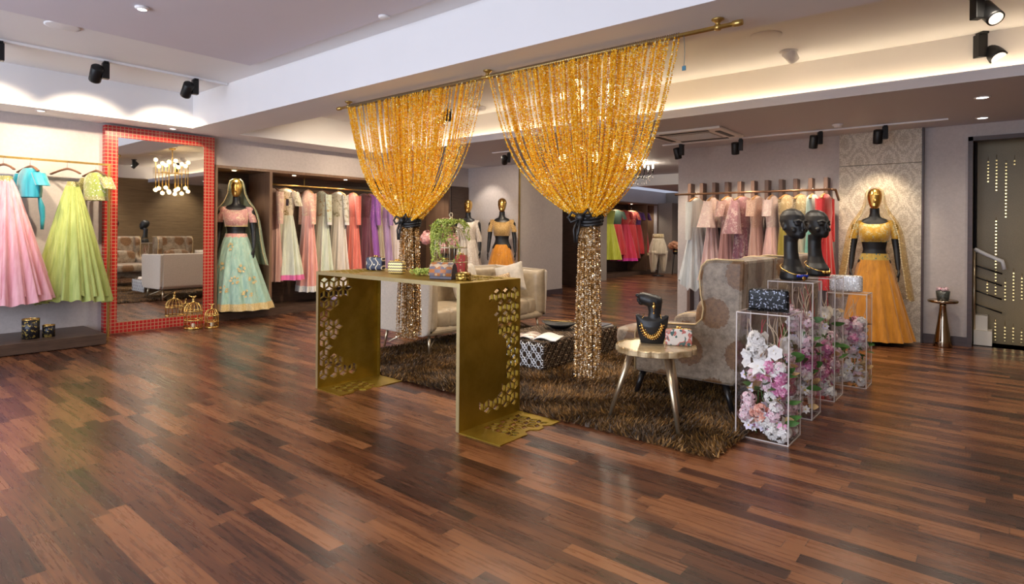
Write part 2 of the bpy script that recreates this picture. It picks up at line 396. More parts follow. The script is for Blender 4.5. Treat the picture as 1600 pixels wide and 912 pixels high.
def plate(x0, notch, seed, w=0.335):
    outer = [(0, 0), (w*.98, 0), (w*.98, notch), (w*.86, notch+.03), (w*.86, notch+.075), (w*.99, notch+.11), (w*.99, notch+.16), (w*.88, notch+.19), (w, notch+.235), (w, D_), (0, D_)]
    hl = [h for h in rhombi(.024, w, 0, D_, R0, .004, lambda u, v: notch-.10 < v < notch+.25 and u > .01, .012, seed) if all(inpoly(p, outer) for p in h)]
    q = MB(); cut_panel(q, outer, hl, lambda a, c, t_: (x0+a, c, t_), 0.0, 0.006); return q
plate(L_-.001, 0.25, 8).build('base_plate', M['brass'], tb)
plate(TT-.001, 0.12, 9, .30).build('base_plate', M['brass'], tb)
b = MB()
b.bb(-.001, TT+.001, -.002, .001, .006, TH+.001); b.bb(TT, L_-TT, -.002, .001, TH-TT-.001, TH+.001); b.bb(L_-TT-.001, L_+.001, -.002, .001, .006, TH+.001)
b.build('front_edge', M['brass_edge'], tb, label='pale polished front edge')
b = MB(); b.bb(TT, TT+.03, D_-.02, D_-.012, .006, TH-TT)
for k in range(7): b.ball((TT+.016, D_-.022, .06+k*.125), .006, 6, 5)
b.build('rivet_flange', M['brass'], tb)
# ---------------------------------------------------------------- shag rug
t = NT('shag_pile'); v = t.co('Object'); g = t.n.new('ShaderNodeNewGeometry')
nz = t.noise(v, 3.2, 5, 0.7); k = t.math('ADD', t.math('MULTIPLY', nz, .7), t.math('MULTIPLY', g.outputs['Random Per Island'], .3))  # broad noise paints light and dark of pile direction; island part varies yarn
t.set(col=t.ramp(k, [(0.30, (0.022, 0.010, 0.003)), (0.5, (0.10, 0.048, 0.011)), (0.72, (0.37, 0.185, 0.042))]), rough=0.5, sheen=0.05); M['shag'] = t.m
RX0, RX1, RY0, RY1 = -4.85, -1.20, 3.15, 5.85
rug = thing('rug', 'brown and golden shaggy rug under the armchairs, sofa and side table', 'rug', ((RX0+RX1)/2, (RY0+RY1)/2, 0))
hw, hd = (RX1-RX0)/2, (RY1-RY0)/2
MB().bb(-hw+.03, hw-.03, -hd+.03, hd-.03, 0, .012).build('backing', plain('rug_backing', (0.05, 0.028, 0.014), 0.9), rug)
rg = np.random.default_rng(3); N = 95000
px_ = rg.uniform(-hw-.015, hw+.015, N); py_ = rg.uniform(-hd-.015, hd+.015, N)
fld = np.sin(px_*5.1+1.3*np.sin(py_*3.7))+np.sin(py_*6.3+2.1*np.sin(px_*2.9+1)); ang = fld*1.6+rg.normal(0, .8, N)
h_ = rg.uniform(.030, .052, N); ln = rg.uniform(.012, .045, N); wa = rg.uniform(0, PI, N); w_ = .0075
V = np.zeros((N, 3, 3)); cx, cy = np.cos(wa)*w_, np.sin(wa)*w_
V[:, 0] = np.stack([px_-cx, py_-cy, np.full(N, .008)], 1); V[:, 1] = np.stack([px_+cx, py_+cy, np.full(N, .008)], 1)
V[:, 2] = np.stack([px_+np.cos(ang)*ln, py_+np.sin(ang)*ln, h_], 1)
stuff(fastmesh('pile', V.reshape(-1, 3), np.arange(N*3).reshape(N, 3), M['shag'], rug))
# ---------------------------------------------------------------- sofa (faces +X)
so = thing('sofa', 'beige tufted leather sofa with linen sides behind the console table', 'sofa', (-4.64, 4.80, 0))
LY = .95
b = MB()
prof = [(-.40, .24), (-.36, .20), (.33, .19), (.395, .215), (.41, .27), (.43, .74), (.40, .765), (-.40, .79), (-.42, .77)]
for y0, y1 in ((-LY, -LY+.05), (LY-.05, LY)): b.prism(prof, lambda a, c, t_: (a, t_, c), y0, y1)
b.prism([(-.42, .24), (-.38, .2), (-.30, .2), (-.34, .79), (-.42, .79)], lambda a, c, t_: (a, t_, c), -LY+.04, LY-.04)
b.build('outer_shell', M['linen'], so, bevel=.018, label='pale linen outside panels')
b = MB(); b.bb(-.35, .40, -LY+.04, LY-.04, .195, .275); b.build('front_rail', M['leather'], so, bevel=.03)
for s in (-1, 1):
    b = MB()
    tuft = lambda u, v: -.03*math.exp(-((u)**2+(v-.05)**2)/.004)-.012*math.exp(-(u**2)/.0008)
    gridblock(b, (0.02, s*(LY-.11), .50), (.13, .80, .54), 30, 24, tuft, '-Y' if s > 0 else 'Y')
    b.build('arm_pad', M['leather'], so)
def bt(u, v):
    z = 0
    for i in range(-2, 3):
        for vv in ((.18, -.15) if True else ()): z -= .035*math.exp(-((u-i*.19)**2*14+(v-vv)**2*2)/.012)
        z -= .010*math.exp(-((u-i*.19)**2)/.00012)
    return z
b = MB(); gridblock(b, (-.26, 0, .58), (.17, 1.72, .42), 90, 20, bt, 'X'); b.build('backrest', M['leather'], so)
def seam(p):
    q = p.copy(); k = max(math.exp(-((((p.y+.105) % .21)-.105)/.012)**2), 0); q.z -= .016*k*(1 if p.z > 0 else 0); q.x -= .018*k*(1 if p.x > 0 else 0)
    return q
b = MB(); rbox(b, (.10, 0, .345), (.62, 1.70, .20), .3, 150, 18, seam); b.build('seat_cushion', M['leather'], so)
for sx in (-.30, .33):
    for sy in (-.86, .86):
        MB().tube([(sx, sy, .21), (sx+(.03 if sx > 0 else -.03), sy+(-.02 if sy < 0 else .02), 0.012)], [.017, .011], 8).build('leg', M['champ'], so)
for sx in (-.3, .32):
    MB().tube([(sx, -.85, .06), (sx*.5, -.55, .2)], .008, 6).build('leg_brace', M['champ'], so); MB().tube([(sx, .85, .06), (sx*.5, .55, .2)], .008, 6).build('leg_brace', M['champ'], so)
def cushion(name, label, c, R, size, mat, group='cushions on the sofa'):
    b = MB(); n = 22; vs = []; fs = []
    for sgn in (1, -1):
        o = len(vs)
        for i in range(n+1):
            for j in range(n+1):
                u, v = i/n*2-1, j/n*2-1
                e = max((1-u**4)*(1-v**4), 0)**.55; k = 1-.07*(1-abs(u)**2)*abs(v)**3; k2 = 1-.07*(1-abs(v)**2)*abs(u)**3
                vs.append(R @ Vector((u*size/2*k2, v*size/2*k, sgn*.075*e)))
        for i in range(n):
            for j in range(n):
                a = o+i*(n+1)+j; fs.append((a, a+n+1, a+n+2, a+1) if sgn > 0 else (a, a+1, a+n+2, a+n+1))
    b.add(vs, fs); return tag(b.build(name, mat, None, c), label, 'cushion', group)
RM = lambda *a: Matrix.Rotation(a[0], 3, 'Z') @ Matrix.Rotation(a[1], 3, 'Y') @ Matrix.Rotation(a[2], 3, 'X')
M['cush'] = plain('pale_satin', (0.50, 0.44, 0.36), 0.5, 0, .15, 20, .1, sheen=.4)
t = NT('gold_brocade'); n = t.noise(t.co(), 60, 5, .8); t.set(col=t.ramp(n, [(.42, (.20, .10, .03)), (.6, (.58, .44, .26))]), rough=.4, metal=.2); M['brocade'] = t.m
cushion('throw_cushion', 'large plain pale cushion leaning in the right corner of the sofa', (-4.47, 5.36, .66), RM(-.5, 1.15, .75), .36, M['cush'])
cushion('throw_cushion', 'plain pale cushion lying lower against the sofa back, mostly behind the console table top', (-4.62, 4.75, .66), RM(0.1, 1.2, .1), .40, M['cush'])
cushion('throw_cushion', 'small gold brocade cushion seen through the table cut-outs', (-4.36, 5.02, .56), RM(-.3, 1.05, .4), .36, M['brocade'])
# ---------------------------------------------------------------- wing chairs (face -X)
def wing_chair(loc, label, rz=0):
    ch = thing('wing_armchair', label, 'armchair', loc, rz, 'medallion wing chairs on the rug')
    W2 = .37
    P = [(-.40, .20), (-.40, .47), (-.385, .535), (-.30, .56), (-.10, .575), (.06, .585), (.105, .63), (.115, .70), (.095, .80), (.085, .92), (.10, .99), (.14, 1.03), (.20, 1.04), (.385, 1.035), (.375, .7), (.345, .24), (.32, .20)]
    for s in (-1, 1):
        b = MB(); b.prism(P, lambda a, c, t_: (a, t_, c), s*W2, s*(W2-.10)); b.build('wing_side', M['velvet'], ch, bevel=.022)
        pp = [(a, s*(W2-.003), c) for a, c in P[:14]]
        MB().tube(pp, .006, 6).build('piping', M['piping'], ch)
    b = MB(); b.prism([(.22, .30), (.18, .55), (.235, 1.02), (.29, 1.045), (.385, 1.035), (.375, .7), (.345, .22)], lambda a, c, t_: (a, t_, c), -W2+.08, W2-.08); b.build('backrest', M['velvet'], ch, bevel=.02)
    b = MB(); rbox(b, (-.22, 0, .41), (.82, .62, .17), .28, 48, 16); b.build('seat_cushion', M['velvet'], ch)
    b = MB(); b.bb(-.42, .32, -W2+.06, W2-.06, .2, .34); b.build('seat_frame', M['velvet'], ch, bevel=.02)
    b = MB(); rbox(b, (.08, 0, .60), (.20, .52, .30), .5, 40, 16, R=Matrix.Rotation(.12, 3, 'Y')); b.build('lumbar_pillow', M['velvet'], ch)
    for sx, sy in ((-.36, -1), (-.36, 1), (.24, -1), (.24, 1)):
        MB().tube([(sx, sy*(W2-.07), .21), (sx+(-.05 if sx < 0 else .07), sy*(W2-.035), 0.012)], [.026, .016], 8).build('leg', M['blackleg'], ch)
    return ch
w1 = wing_chair((-1.70, 4.33, 0), 'nearer medallion velvet wing armchair, behind the gold side table')
dup(w1, (-1.66, 5.42, 0), -.06, 'farther medallion velvet wing armchair, mostly behind the acrylic pedestals')
# ---------------------------------------------------------------- low lattice coffee table
ot = thing('coffee_table', 'low dark mirrored coffee table with quatrefoil lattice sides on the rug', 'coffee table', (-3.03, 4.09, 0))
OW, OD, OH = .62, 1.24, .262
t = NT('smoked_mirror'); n = t.noise(t.co(), 9, 3); t.set(col=t.ramp(n, [(.3, (.030, .020, .014)), (.7, (.055, .038, .028))]), rough=.12, metal=.0, spec=.8); M['smoke'] = t.m
b = MB(); b.bb(-OW, 0, 0, OD, .02, OH); b.build('body', M['smoke'], ot, bevel=.004)
def lattice(b, w, h, fn, cw=.105, chh=.125, r=.0052):
    nx, nz = int(round(w/cw)), max(1, int(round(h/chh))); cw, chh = w/nx, h/nz
    def ring(cx, cz):
        pts = []
        for k in range(33):
            th = 2*PI*k/32; q = .40+.20*abs(math.cos(2*th))**.8
            x = cx+q*cw*math.cos(th); z = cz+q*chh*math.sin(th)
            if -.001 <= x <= w+.001 and -.001 <= z <= h+.001: pts.append(fn(x, z))
            else:
                if len(pts) > 2: b.tube(pts, r, 4)
                pts = []
        if len(pts) > 2: b.tube(pts, r, 4)
    for i in range(nx+1):
        for j in range(nz+1):
            ring(i*cw, j*chh)
            ring((i+.5)*cw, (j+.5)*chh) if i < nx and j < nz else None
M['lat'] = plain('silver_lattice', (0.70, 0.70, 0.72), .35, .6, .05); M['latd'] = plain('bronze_lattice', (0.16, 0.11, 0.07), .35, .7, .1)
b = MB(); lattice(b, OW-.01, OH-.03, lambda x, z: (-OW+.005+x, -.003, .025+z)); b.build('front_lattice', M['lat'], ot, label='silver lattice on the near end')
b = MB(); lattice(b, OD-.01, OH-.03, lambda x, z: (.003, .005+x, .025+z)); b.build('side_lattice', M['latd'], ot)
b = MB(); lattice(b, OW-.02, OD-.02, lambda x, z: (-OW+.01+x, .01+z, OH+.001), .12, .12, .003); b.build('top_lattice', M['latd'], ot)
# things on the coffee table
pg = plain('page_paper', (0.78, 0.76, 0.72), .6, 0, .03)
t = NT('printed_page'); n = t.noise(t.co('Object', (1, 1, 1)), 14, 3, .5); t.set(col=t.ramp(n, [(.4, (.72, .68, .62)), (.55, (.35, .22, .16)), (.68, (.10, .10, .16))]), rough=.4); M['print'] = t.m
mg = thing('open_magazine', 'open magazine lying on the near end of the lattice coffee table', 'magazine', (-3.24, 4.27, OH+.004), 0.35)
for s, mt in ((-1, M['print']), (1, pg)):
    b = MB(); rings = []
    for i in range(13):
        u = i/12; z = .028*math.sin(PI*min(u*1.25, 1))*(1-u*.5)+.004
        rings.append([(s*u*.21, -.14, z), (s*u*.21, .14, z), (s*u*.21, .14, z-.009*(1-u*.4)), (s*u*.21, -.14, z-.009*(1-u*.4))])
    b.loft(rings); b.build('page_block', mt, mg)
bw = thing('black_dish', 'shallow black leaf-shaped dish on the lattice coffee table', 'dish', (-3.35, 4.78, OH+.004), .3)
b = MB(); rings = []
for r_, z in ((.06, 0), (.09, .006), (.15, .035), (.185, .052), (.18, .055), (.14, .042), (.05, .015), (.004, .012)):
    rings.append([(r_*math.cos(2*PI*k/36)*1.0, r_*.72*math.sin(2*PI*k/36), z+.02*(abs(math.cos(2*PI*k/36))**3)*(r_/.18)) for k in range(36)])
b.loft(rings); b.build('bowl', M['iron'], bw)
b = MB(); b.tube([(.185*math.cos(a), .133*math.sin(a), .056+.02*abs(math.cos(a))**3) for a in [PI*.1+PI*.8*k/20 for k in range(21)]], .005, 6); b.build('rim', M['gold'], bw, label='gold rim')
df = thing('reed_diffuser', 'reed diffuser bottle with amber reeds on the lattice coffee table', 'diffuser', (-3.10, 4.90, OH+.004))
gl = NT('bottle_glass'); gl.set(col=(.75, .5, .25), rough=.05, trans=.7); M['amber'] = gl.m
MB().box((0, 0, .04), (.062, .062, .08)).build('bottle', M['amber'], df, bevel=.006); MB().lathe([(.021, .08), (.021, .118), (.012, .119)], n=14).build('cap', M['iron'], df)
for k in range(6):
    a = k*1.05+.3; MB().tube([(0, 0, .1), (.075*math.cos(a), .075*math.sin(a), .235)], .0022, 5).build('reed', plain('amber_reed', (.55, .28, .07), .6), df)
for k, (w, d_, c_, zz) in enumerate(((.27, .20, (.55, .52, .50), 0), (.25, .19, (.12, .12, .15), .012))):
    b = MB().box((0, 0, .006), (d_, w, .012))
    tag(b.build('magazine', plain('magazine_cover_%s' % 'ab'[k], c_, .35), None, (-3.16, 5.17, OH+.004+zz), .15*k-.1, bevel=.001), ['pale magazine at the bottom of the stack on the far end of the coffee table', 'dark blue magazine on top of the stack on the far end of the coffee table'][k], 'magazine', 'magazines stacked on the coffee table')
# ---------------------------------------------------------------- gold side table with scalloped top
st = thing('side_table', 'gold three-legged side table with a scalloped wavy-edged top', 'side table', (-1.70, 3.48, 0))
sc = lambda th: .240*(1+.05*abs(math.sin(8*th))+.018*math.sin(3*th+1))
b = MB(); b.loft([[(sc(2*PI*k/120)*q*math.cos(2*PI*k/120), sc(2*PI*k/120)*q*math.sin(2*PI*k/120), z) for k in range(120)] for q, z in ((.97, .468), (1, .472), (1, .502), (.985, .508), (.97, .500), (.5, .499), (.02, .499))], smooth=False)
t = NT('onyx_top'); n = t.noise(t.co(), 7, 6, .7); t.set(col=t.ramp(n, [(.35, (.30, .19, .08)), (.55, (.60, .47, .28)), (.7, (.42, .30, .15))]), rough=.22, metal=.35); M['onyx'] = t.m
b.build('tabletop', M['onyx'], st)
for fx_, fy_ in ((-1.975, 3.384), (-1.473, 3.332), (-1.64, 3.735)):
    dx, dy = fx_+1.70, fy_-3.48
    MB().tube([(dx*.5, dy*.5, .472), (dx, dy, 0.014)], [.024, .013], 12).build('leg', M['champ'], st, label='brushed champagne leg')
# bust with necklace
bu = thing('necklace_bust', 'black jewellery bust with tilted head wearing a gold necklace and earring', 'display bust', (-1.765, 3.56, .500), .42)
b = MB()
out = []
for k in range(21):
    u = -1+2*k/20; out.append(u)
def bustring(z, w, d0, lift):
    return [(u*w, -d0*(1-u*u)-.012, z+lift*abs(u)**3) for u in out]+[(u*w, -d0*(1-u*u)+.018, z+lift*abs(u)**3) for u in reversed(out)]
b.loft([bustring(0, .072, .02, 0), bustring(.06, .088, .035, 0), bustring(.11, .098, .045, .01), bustring(.145, .105, .035, .035), bustring(.165, .085, .02, .02)])
def er(cx, cy, cz, rx, ry, tilt=0, n=20): return [(cx+rx*math.cos(2*PI*k/n), cy+ry*math.sin(2*PI*k/n), cz+tilt*rx*math.cos(2*PI*k/n)) for k in range(n)]
b.loft([er(.01, 0, .10, .055, .035), er(.012, 0, .16, .042, .036), er(.016, .004, .20, .040, .036), er(.015, .004, .235, .045, .038), er(.010, .004, .252, .052, .042, -.1)])
b.loft([[(x, .004+w*math.cos(2*PI*k/20), z+h*math.sin(2*PI*k/20)) for k in range(20)] for x, w, h, z in ((.064, .012, .012, .272), (.056, .034, .030, .270), (.03, .046, .042, .268), (-.01, .050, .046, .274), (-.05, .044, .042, .284), (-.078, .030, .034, .290), (-.090, .012, .018, .294))]); b.ball((-.086, .004, .268), (.014, .020, .007)); b.ball((-.089, .004, .281), (.014, .019, .007)); b.ball((-.094, .004, .306), (.016, .013, .012)); b.ball((-.070, .004, .256), (.020, .022, .014))
b.build('bust', M['black'], bu, remesh=.004)
b = MB(); pr = random.Random(2)
for k in range(15):
    a = PI*(1.10+.80*k/14); x = .066*math.cos(a); z = .145+.105*math.sin(a)+.005
    y = -.052-.004+(x*x)*5
    b.ball((x, y, z), .010, 8, 6)
    for q in range(4): b.ball((x+.014*math.cos(q*PI/2+.4), y-.002, z+.014*math.sin(q*PI/2+.4)), .0045, 6, 4)
b.tube([(-.066, -.03, .145), (-.05, -.02, .19)], .0025, 5); b.tube([(.066, -.03, .145), (.05, -.02, .19)], .0025, 5)
b.build('necklace', M['gold'], bu, label='chunky gold flower necklace')
b = MB(); b.ball((.012, -.045, .262), .007, 8, 6); b.ball((.012, -.046, .240), (.010, .004, .014), 8, 6); b.tube([(.012, -.045, .262), (.012, -.046, .2)], .002, 5); b.ball((.012, -.046, .198), .006, 8, 6); b.build('earring', M['gold'], bu)
# ================================================================ bead curtains on a brass rod
YR, ZR = 3.30, 2.372
rod = thing('curtain_rod', 'long brass curtain rod hanging under the ceiling beam on three brackets', 'curtain rod', (-3.0, YR, ZR))
MB().tube([(-1.87, 0, 0), (1.84, 0, 0)], .0125, 14).build('rod', M['goldrod'], rod)
for x in (-1.89, 1.86): MB().lathe([(.004, -.03), (.016, -.028), (.019, 0), (.016, .028), (.004, .03)], n=14).build('finial', M['goldrod'], rod, (x, 0, 0)).rotation_euler = (0, PI/2, 0)
for x in (-1.74, .012, 1.75):
    b = MB(); b.lathe([(.034, ZS-ZR-.001), (.034, ZS-ZR-.008), (.020, ZS-ZR-.016), (.010, ZS-ZR-.03), (.010, .014)], n=16); b.lathe([(.018, -.016), (.018, .014)], n=16); b.build('bracket', M['goldrod'], rod, (x, 0, 0))
def beadmat(name, stops, rough, metal):
    t = NT(name); g = t.n.new('ShaderNodeNewGeometry'); r = g.outputs['Random Per Island']
    t.set(col=t.ramp(r, stops), rough=rough, metal=metal); return t.m
M['bead'] = beadmat('amber_gold_beads', [(0, (.80, .36, .006)), (.45, (1, .54, .020)), (.86, (1, .72, .09)), (.95, (1, .90, .5))], .27, .25)
M['bead2'] = beadmat('bronze_gold_beads', [(0, (.22, .11, .03)), (.4, (.52, .30, .10)), (.7, (.82, .58, .30)), (.85, (1, .90, .72))], .2, .6)
def beads(name, strands, mat, parent, step=.0118, r=.0058, seed=1):
    """strands: arrays of points -> little faceted beads threaded along them"""
    rg = np.random.default_rng(seed); C, T = [], []
    for p in strands:
        p = np.array(p); d = np.linalg.norm(np.diff(p, axis=0), axis=1); s = np.concatenate([[0], np.cumsum(d)])
        q = np.arange(step*rg.uniform(0, 1), s[-1], step); C.append(np.stack([np.interp(q, s, p[:, i]) for i in range(3)], 1))
        tt = np.stack([np.interp(q+step*.5, s, p[:, i]) for i in range(3)], 1)-np.stack([np.interp(q-step*.5, s, p[:, i]) for i in range(3)], 1)
        T.append(tt/np.maximum(np.linalg.norm(tt, axis=1, keepdims=True), 1e-6))
    C = np.concatenate(C); T = np.concatenate(T); n = len(C)
    C = C+rg.normal(0, .0012, C.shape)
    T = T+rg.normal(0, .22, T.shape); T /= np.linalg.norm(T, axis=1, keepdims=True)
    A = np.cross(T, rg.normal(0, 1, T.shape)); A /= np.linalg.norm(A, axis=1, keepdims=True); B = np.cross(T, A)
    hl = step*.52; rr = r*rg.uniform(.8, 1.15, (n, 1))
    V = np.stack([C+T*hl, C+A*rr, C+B*rr, C-A*rr, C-B*rr, C-T*hl], 1)
    f = np.array([(0, 1, 2), (0, 2, 3), (0, 3, 4), (0, 4, 1), (5, 2, 1), (5, 3, 2), (5, 4, 3), (5, 1, 4)])
    Fq = (np.arange(n)[:, None, None]*6+f[None]).reshape(-1, 3)
    return stuff(fastmesh(name, V.reshape(-1, 3), Fq, mat, parent))
def curtain(label, xl, xr, xt, zt, zend, seed, nst, dens, rz=0):
    rg = random.Random(seed); c = thing('bead_curtain', label, 'bead curtain', (xt, YR, ZR), 0, 'gold bead curtains')
    up, lo = [], []
    zt_ = zt-ZR
    for k in range(nst):
        u = dens(rg); xo = (xl+(xr-xl)*u)-xt; yo = rg.uniform(-.035, .035); sg = .9+.2*rg.random(); ph = rg.uniform(.9, 1.1)
        xe = (u-.5)*.115+rg.uniform(-.012, .012); ye = rg.uniform(-.06, .06)
        pts = []
        for i in range(17):
            d = i/16; w = .6*(1-d**(4.2*ph))+.4*(1-d)
            pts.append((xe+(xo-xe)*w, yo+(ye-yo)*d**2, -.012+(zt_+.012)*d))
        up.append(pts)
        xb = xe*1.45+rg.uniform(-.02, .02); yb = ye*1.15+rg.uniform(-.015, .015); zb = zend+rg.random()**2*.14-ZR
        if k % 4 == 3: zb += rg.random()*.25
        if k % 5 in (1, 3): continue
        lo.append([(xe+(xb-xe)*min(i/5, 1), ye+(yb-ye)*i/6, zt_+(zb-zt_)*i/6) for i in range(7)])
    beads('upper_strands', up, M['bead'], c, seed=seed, r=.0076); beads('lower_strands', lo, M['bead2'], c, step=.0135, r=.0070, seed=seed+1)
    b = MB()
    for k in range(int((xr-xl)/.012)): b.lathe([(.0165, -.0035), (.0175, 0), (.0165, .0035)], (0, 0, 0), 8, cap=False); 
    # header cord loops around the rod
    b = MB()
    for k in range(int((xr-xl)/.014)):
        x = xl-xt+k*.014+.004; b.tube([(x+.002*math.sin(q), .0165*math.cos(q), .0165*math.sin(q)) for q in [2*PI*i/9 for i in range(10)]], .0026, 4, cap=False)
    b.build('header_loops', plain('header_cord', (.30, .22, .14), .4, .4), c)
    b = MB(); tw = lambda z, r_, dz: [(r_*math.cos(q)*1.15, r_*.85*math.sin(q), z+dz*math.sin(q*2+1)) for q in [2*PI*i/24 for i in range(25)]]
    for dz, rr in ((.028, .072), (.008, .078), (-.014, .076), (-.034, .072)): b.tube(tw(zt_+dz, rr, .006), .014, 7)
    b.ball((-.02, -.082, zt_+.01), (.032, .022, .028))
    b.tube([(-.02, -.09, zt_+.02), (-.07, -.10, zt_+.045), (-.10, -.10, zt_+.01), (-.075, -.10, zt_-.02), (-.02, -.095, zt_)], .009, 6)
    b.tube([(0, -.09, zt_+.02), (.05, -.10, zt_+.06), (.075, -.10, zt_+.02), (.04, -.095, zt_)], .009, 6)
    b.tube([(-.03, -.09, zt_), (-.055, -.10, zt_-.07), (-.045, -.10, zt_-.15), (-.03, -.10, zt_-.15), (-.025, -.10, zt_-.06)], .008, 6); b.tube([(-.01, -.09, zt_), (-.02, -.10, zt_-.09), (-.035, -.10, zt_-.13)], .008, 6)
    b.build('ribbon_tie', M['black'], c, label='knotted black fabric tie')
    return c
curtain('gold bead curtain tied with black ribbon behind the console table, the left one', -4.76, -3.03, -3.845, 1.29, .31, 11, 250, lambda r: (r.random() if r.random() < .55 else min(max(r.gauss(.56, .17), 0), 1)))
curtain('gold bead curtain tied with black ribbon hanging before the coffee table, the right one', -2.955, -1.47, -2.085, 1.30, .27, 21, 265, lambda r: (r.random() if r.random() < .5 else min(max(r.gauss(.62, .19), 0), 1)))
b = MB(); b.tube([(0, 0, 0), (.006, 0, -.10), (.002, 0, -.18)], .0018, 4); b.box((.002, 0, -.19), (.022, .006, .026)); tag(b.build('hanging_tag', plain('teal_tag', (.04, .16, .24), .5), None, (-1.44, YR-.02, ZR-.012)), 'small teal tag dangling on a thread at the right end of the right bead curtain', 'tag')
# ================================================================ on the console table
ZT = TH+.0015
def atT(px, y, py=425): p = ony(px, py, y); return (p.x, y, ZT)
def pat(name, fn, **kw):
    t = NT(name); fn(t); t.set(**kw) if kw else None; return t.m
def m_navy(t):
    v = t.co(); s = t.node('SeparateXYZ'); t.link(v, s.inputs[0])
    w = t.math('ABSOLUTE', t.math('SUBTRACT', t.math('FRACT', t.math('ADD', t.math('DIVIDE', s.outputs[0], .05), t.math('MULTIPLY', t.math('SINE', t.math('MULTIPLY', s.outputs[2], 2*PI/.075)), .22))), .5))
    vo = t.node('TexVoronoi'); vo.inputs['Scale'].default_value = 22; vo.inputs['Randomness'].default_value = .1; t.link(v, vo.inputs['Vector'])
    t.set(col=t.mix(t.math('LESS_THAN', vo.outputs['Distance'], .3), t.mix(t.math('LESS_THAN', w, .09), (.012, .016, .045), (.62, .52, .36)), (.80, .72, .55)), rough=.35)
def m_zig(t):
    v = t.co(); s = t.node('SeparateXYZ'); t.link(v, s.inputs[0])
    zz = t.math('MULTIPLY', t.math('PINGPONG', s.outputs[0], .0075), .8)
    q = t.math('FRACT', t.math('DIVIDE', t.math('ADD', s.outputs[2], zz), .021))
    t.set(col=t.mix(t.math('LESS_THAN', q, .36), (.66, .52, .20), (.035, .016, .03)), rough=.32, metal=.3)
def m_print(t):
    v = t.co('Object', (1, 1, 1)); s = t.node('SeparateXYZ'); t.link(v, s.inputs[0])
    ck = t.node('TexChecker'); ck.inputs['Scale'].default_value = 24; ck.inputs['Color1'].default_value = (.42, .15, .04, 1); ck.inputs['Color2'].default_value = (.17, .15, .18, 1); t.link(t.co('Object', None), ck.inputs['Vector'])
    vo = t.node('TexVoronoi'); vo.inputs['Scale'].default_value = 17; vo.inputs['Randomness'].default_value = 0; t.link(v, vo.inputs['Vector'])
    d = vo.outputs['Distance']; t.set(col=t.mix(t.math('LESS_THAN', d, .2), t.mix(t.math('GREATER_THAN', d, .62), ck.outputs[0], (.55, .40, .26)), (.66, .6, .48)), rough=.5)
def m_red(t):
    vo = t.node('TexVoronoi'); vo.inputs['Scale'].default_value = 27; vo.inputs['Randomness'].default_value = .15; t.link(t.co(), vo.inputs['Vector'])
    t.set(col=t.mix(t.math('LESS_THAN', vo.outputs['Distance'], .27), (.50, .012, .012), (.72, .58, .30)), rough=.55, sheen=.3)
def m_goldfil(t):
    vo = t.node('TexVoronoi'); vo.inputs['Scale'].default_value = 75; t.link(t.co(), vo.inputs['Vector'])
    t.set(col=t.ramp(vo.outputs['Distance'], [(.1, (.80, .58, .16)), (.6, (.20, .12, .02))]), rough=.3, metal=.8); t.bump(vo.outputs['Distance'], .5, .004)
def m_seq(c1, c2):
    def f(t):
        vo = t.node('TexVoronoi'); vo.inputs['Scale'].default_value = 150; t.link(t.co(), vo.inputs['Vector'])
        r = t.math('GREATER_THAN', t.node('SeparateColor').outputs[0], .8)
        s = t.node('SeparateColor'); t.link(vo.outputs['Color'], s.inputs[0])
        t.set(col=t.mix(t.math('GREATER_THAN', s.outputs[0], .86), c1, c2), rough=t.math('ADD', .12, t.math('MULTIPLY', s.outputs[1], .3)), metal=.5); t.bump(s.outputs[2], .8, .004)
    return f
def m_floral(t):
    n = t.noise(t.co(), 26, 2, .4); n2 = t.noise(t.co('Object', (1.3, 1, 1)), 34, 1, .3)
    t.set(col=t.mix(t.math('GREATER_THAN', n2, .60), t.ramp(n, [(.52, (.66, .60, .54)), (.56, (.45, .08, .07)), (.66, (.50, .22, .16))]), (.06, .12, .11)), rough=.3)
def clutch(name, label, loc, size, mat, rz, e=.25, group='evening clutches on display', clasp=True, cat='clutch bag', frame=True):
    c = thing(name, label, cat, loc, rz, group)
    b = MB(); rbox(b, (0, 0, size[2]/2), size, e, 60, 22); b.build('body', mat, c)
    if not frame: return c
    b = MB(); a, h = size[0]/2*.93, size[2]
    for yy in (-.004, .004): b.tube([(-a, yy, h*.35), (-a*1.0, yy, h*.86), (-a*.93, yy, h*.985), (a*.93, yy, h*.985), (a, yy, h*.86), (a, yy, h*.35)], .0035, 6)
    b.build('frame', M['gold'], c)
    if clasp:
        b = MB(); b.ball((-.008, 0, h+.006), .009); b.ball((.010, 0, h+.006), .009); b.build('clasp', M['gold'], c)
    return c
rzc = .42
p = ony(587, 418, 2.93); clutch('evening_clutch', 'navy blue pearl-studded clutch at the left end of the console table', (p.x, 2.93, ZT), (.145, .06, .105), pat('navy_jewelled', m_navy), rzc)
p = ony(620, 424, 2.80); clutch('evening_clutch', 'small black and gold zigzag clutch on the console table', (p.x, 2.80, ZT), (.128, .06, .094), pat('zigzag_beads', m_zig), rzc, .35)
p = ony(721, 420, 3.04); clutch('evening_clutch', 'red upright clutch with gold flowers behind the gold round box', (p.x, 3.04, ZT), (.085, .05, .145), pat('red_embroidered', m_red), rzc, .25)
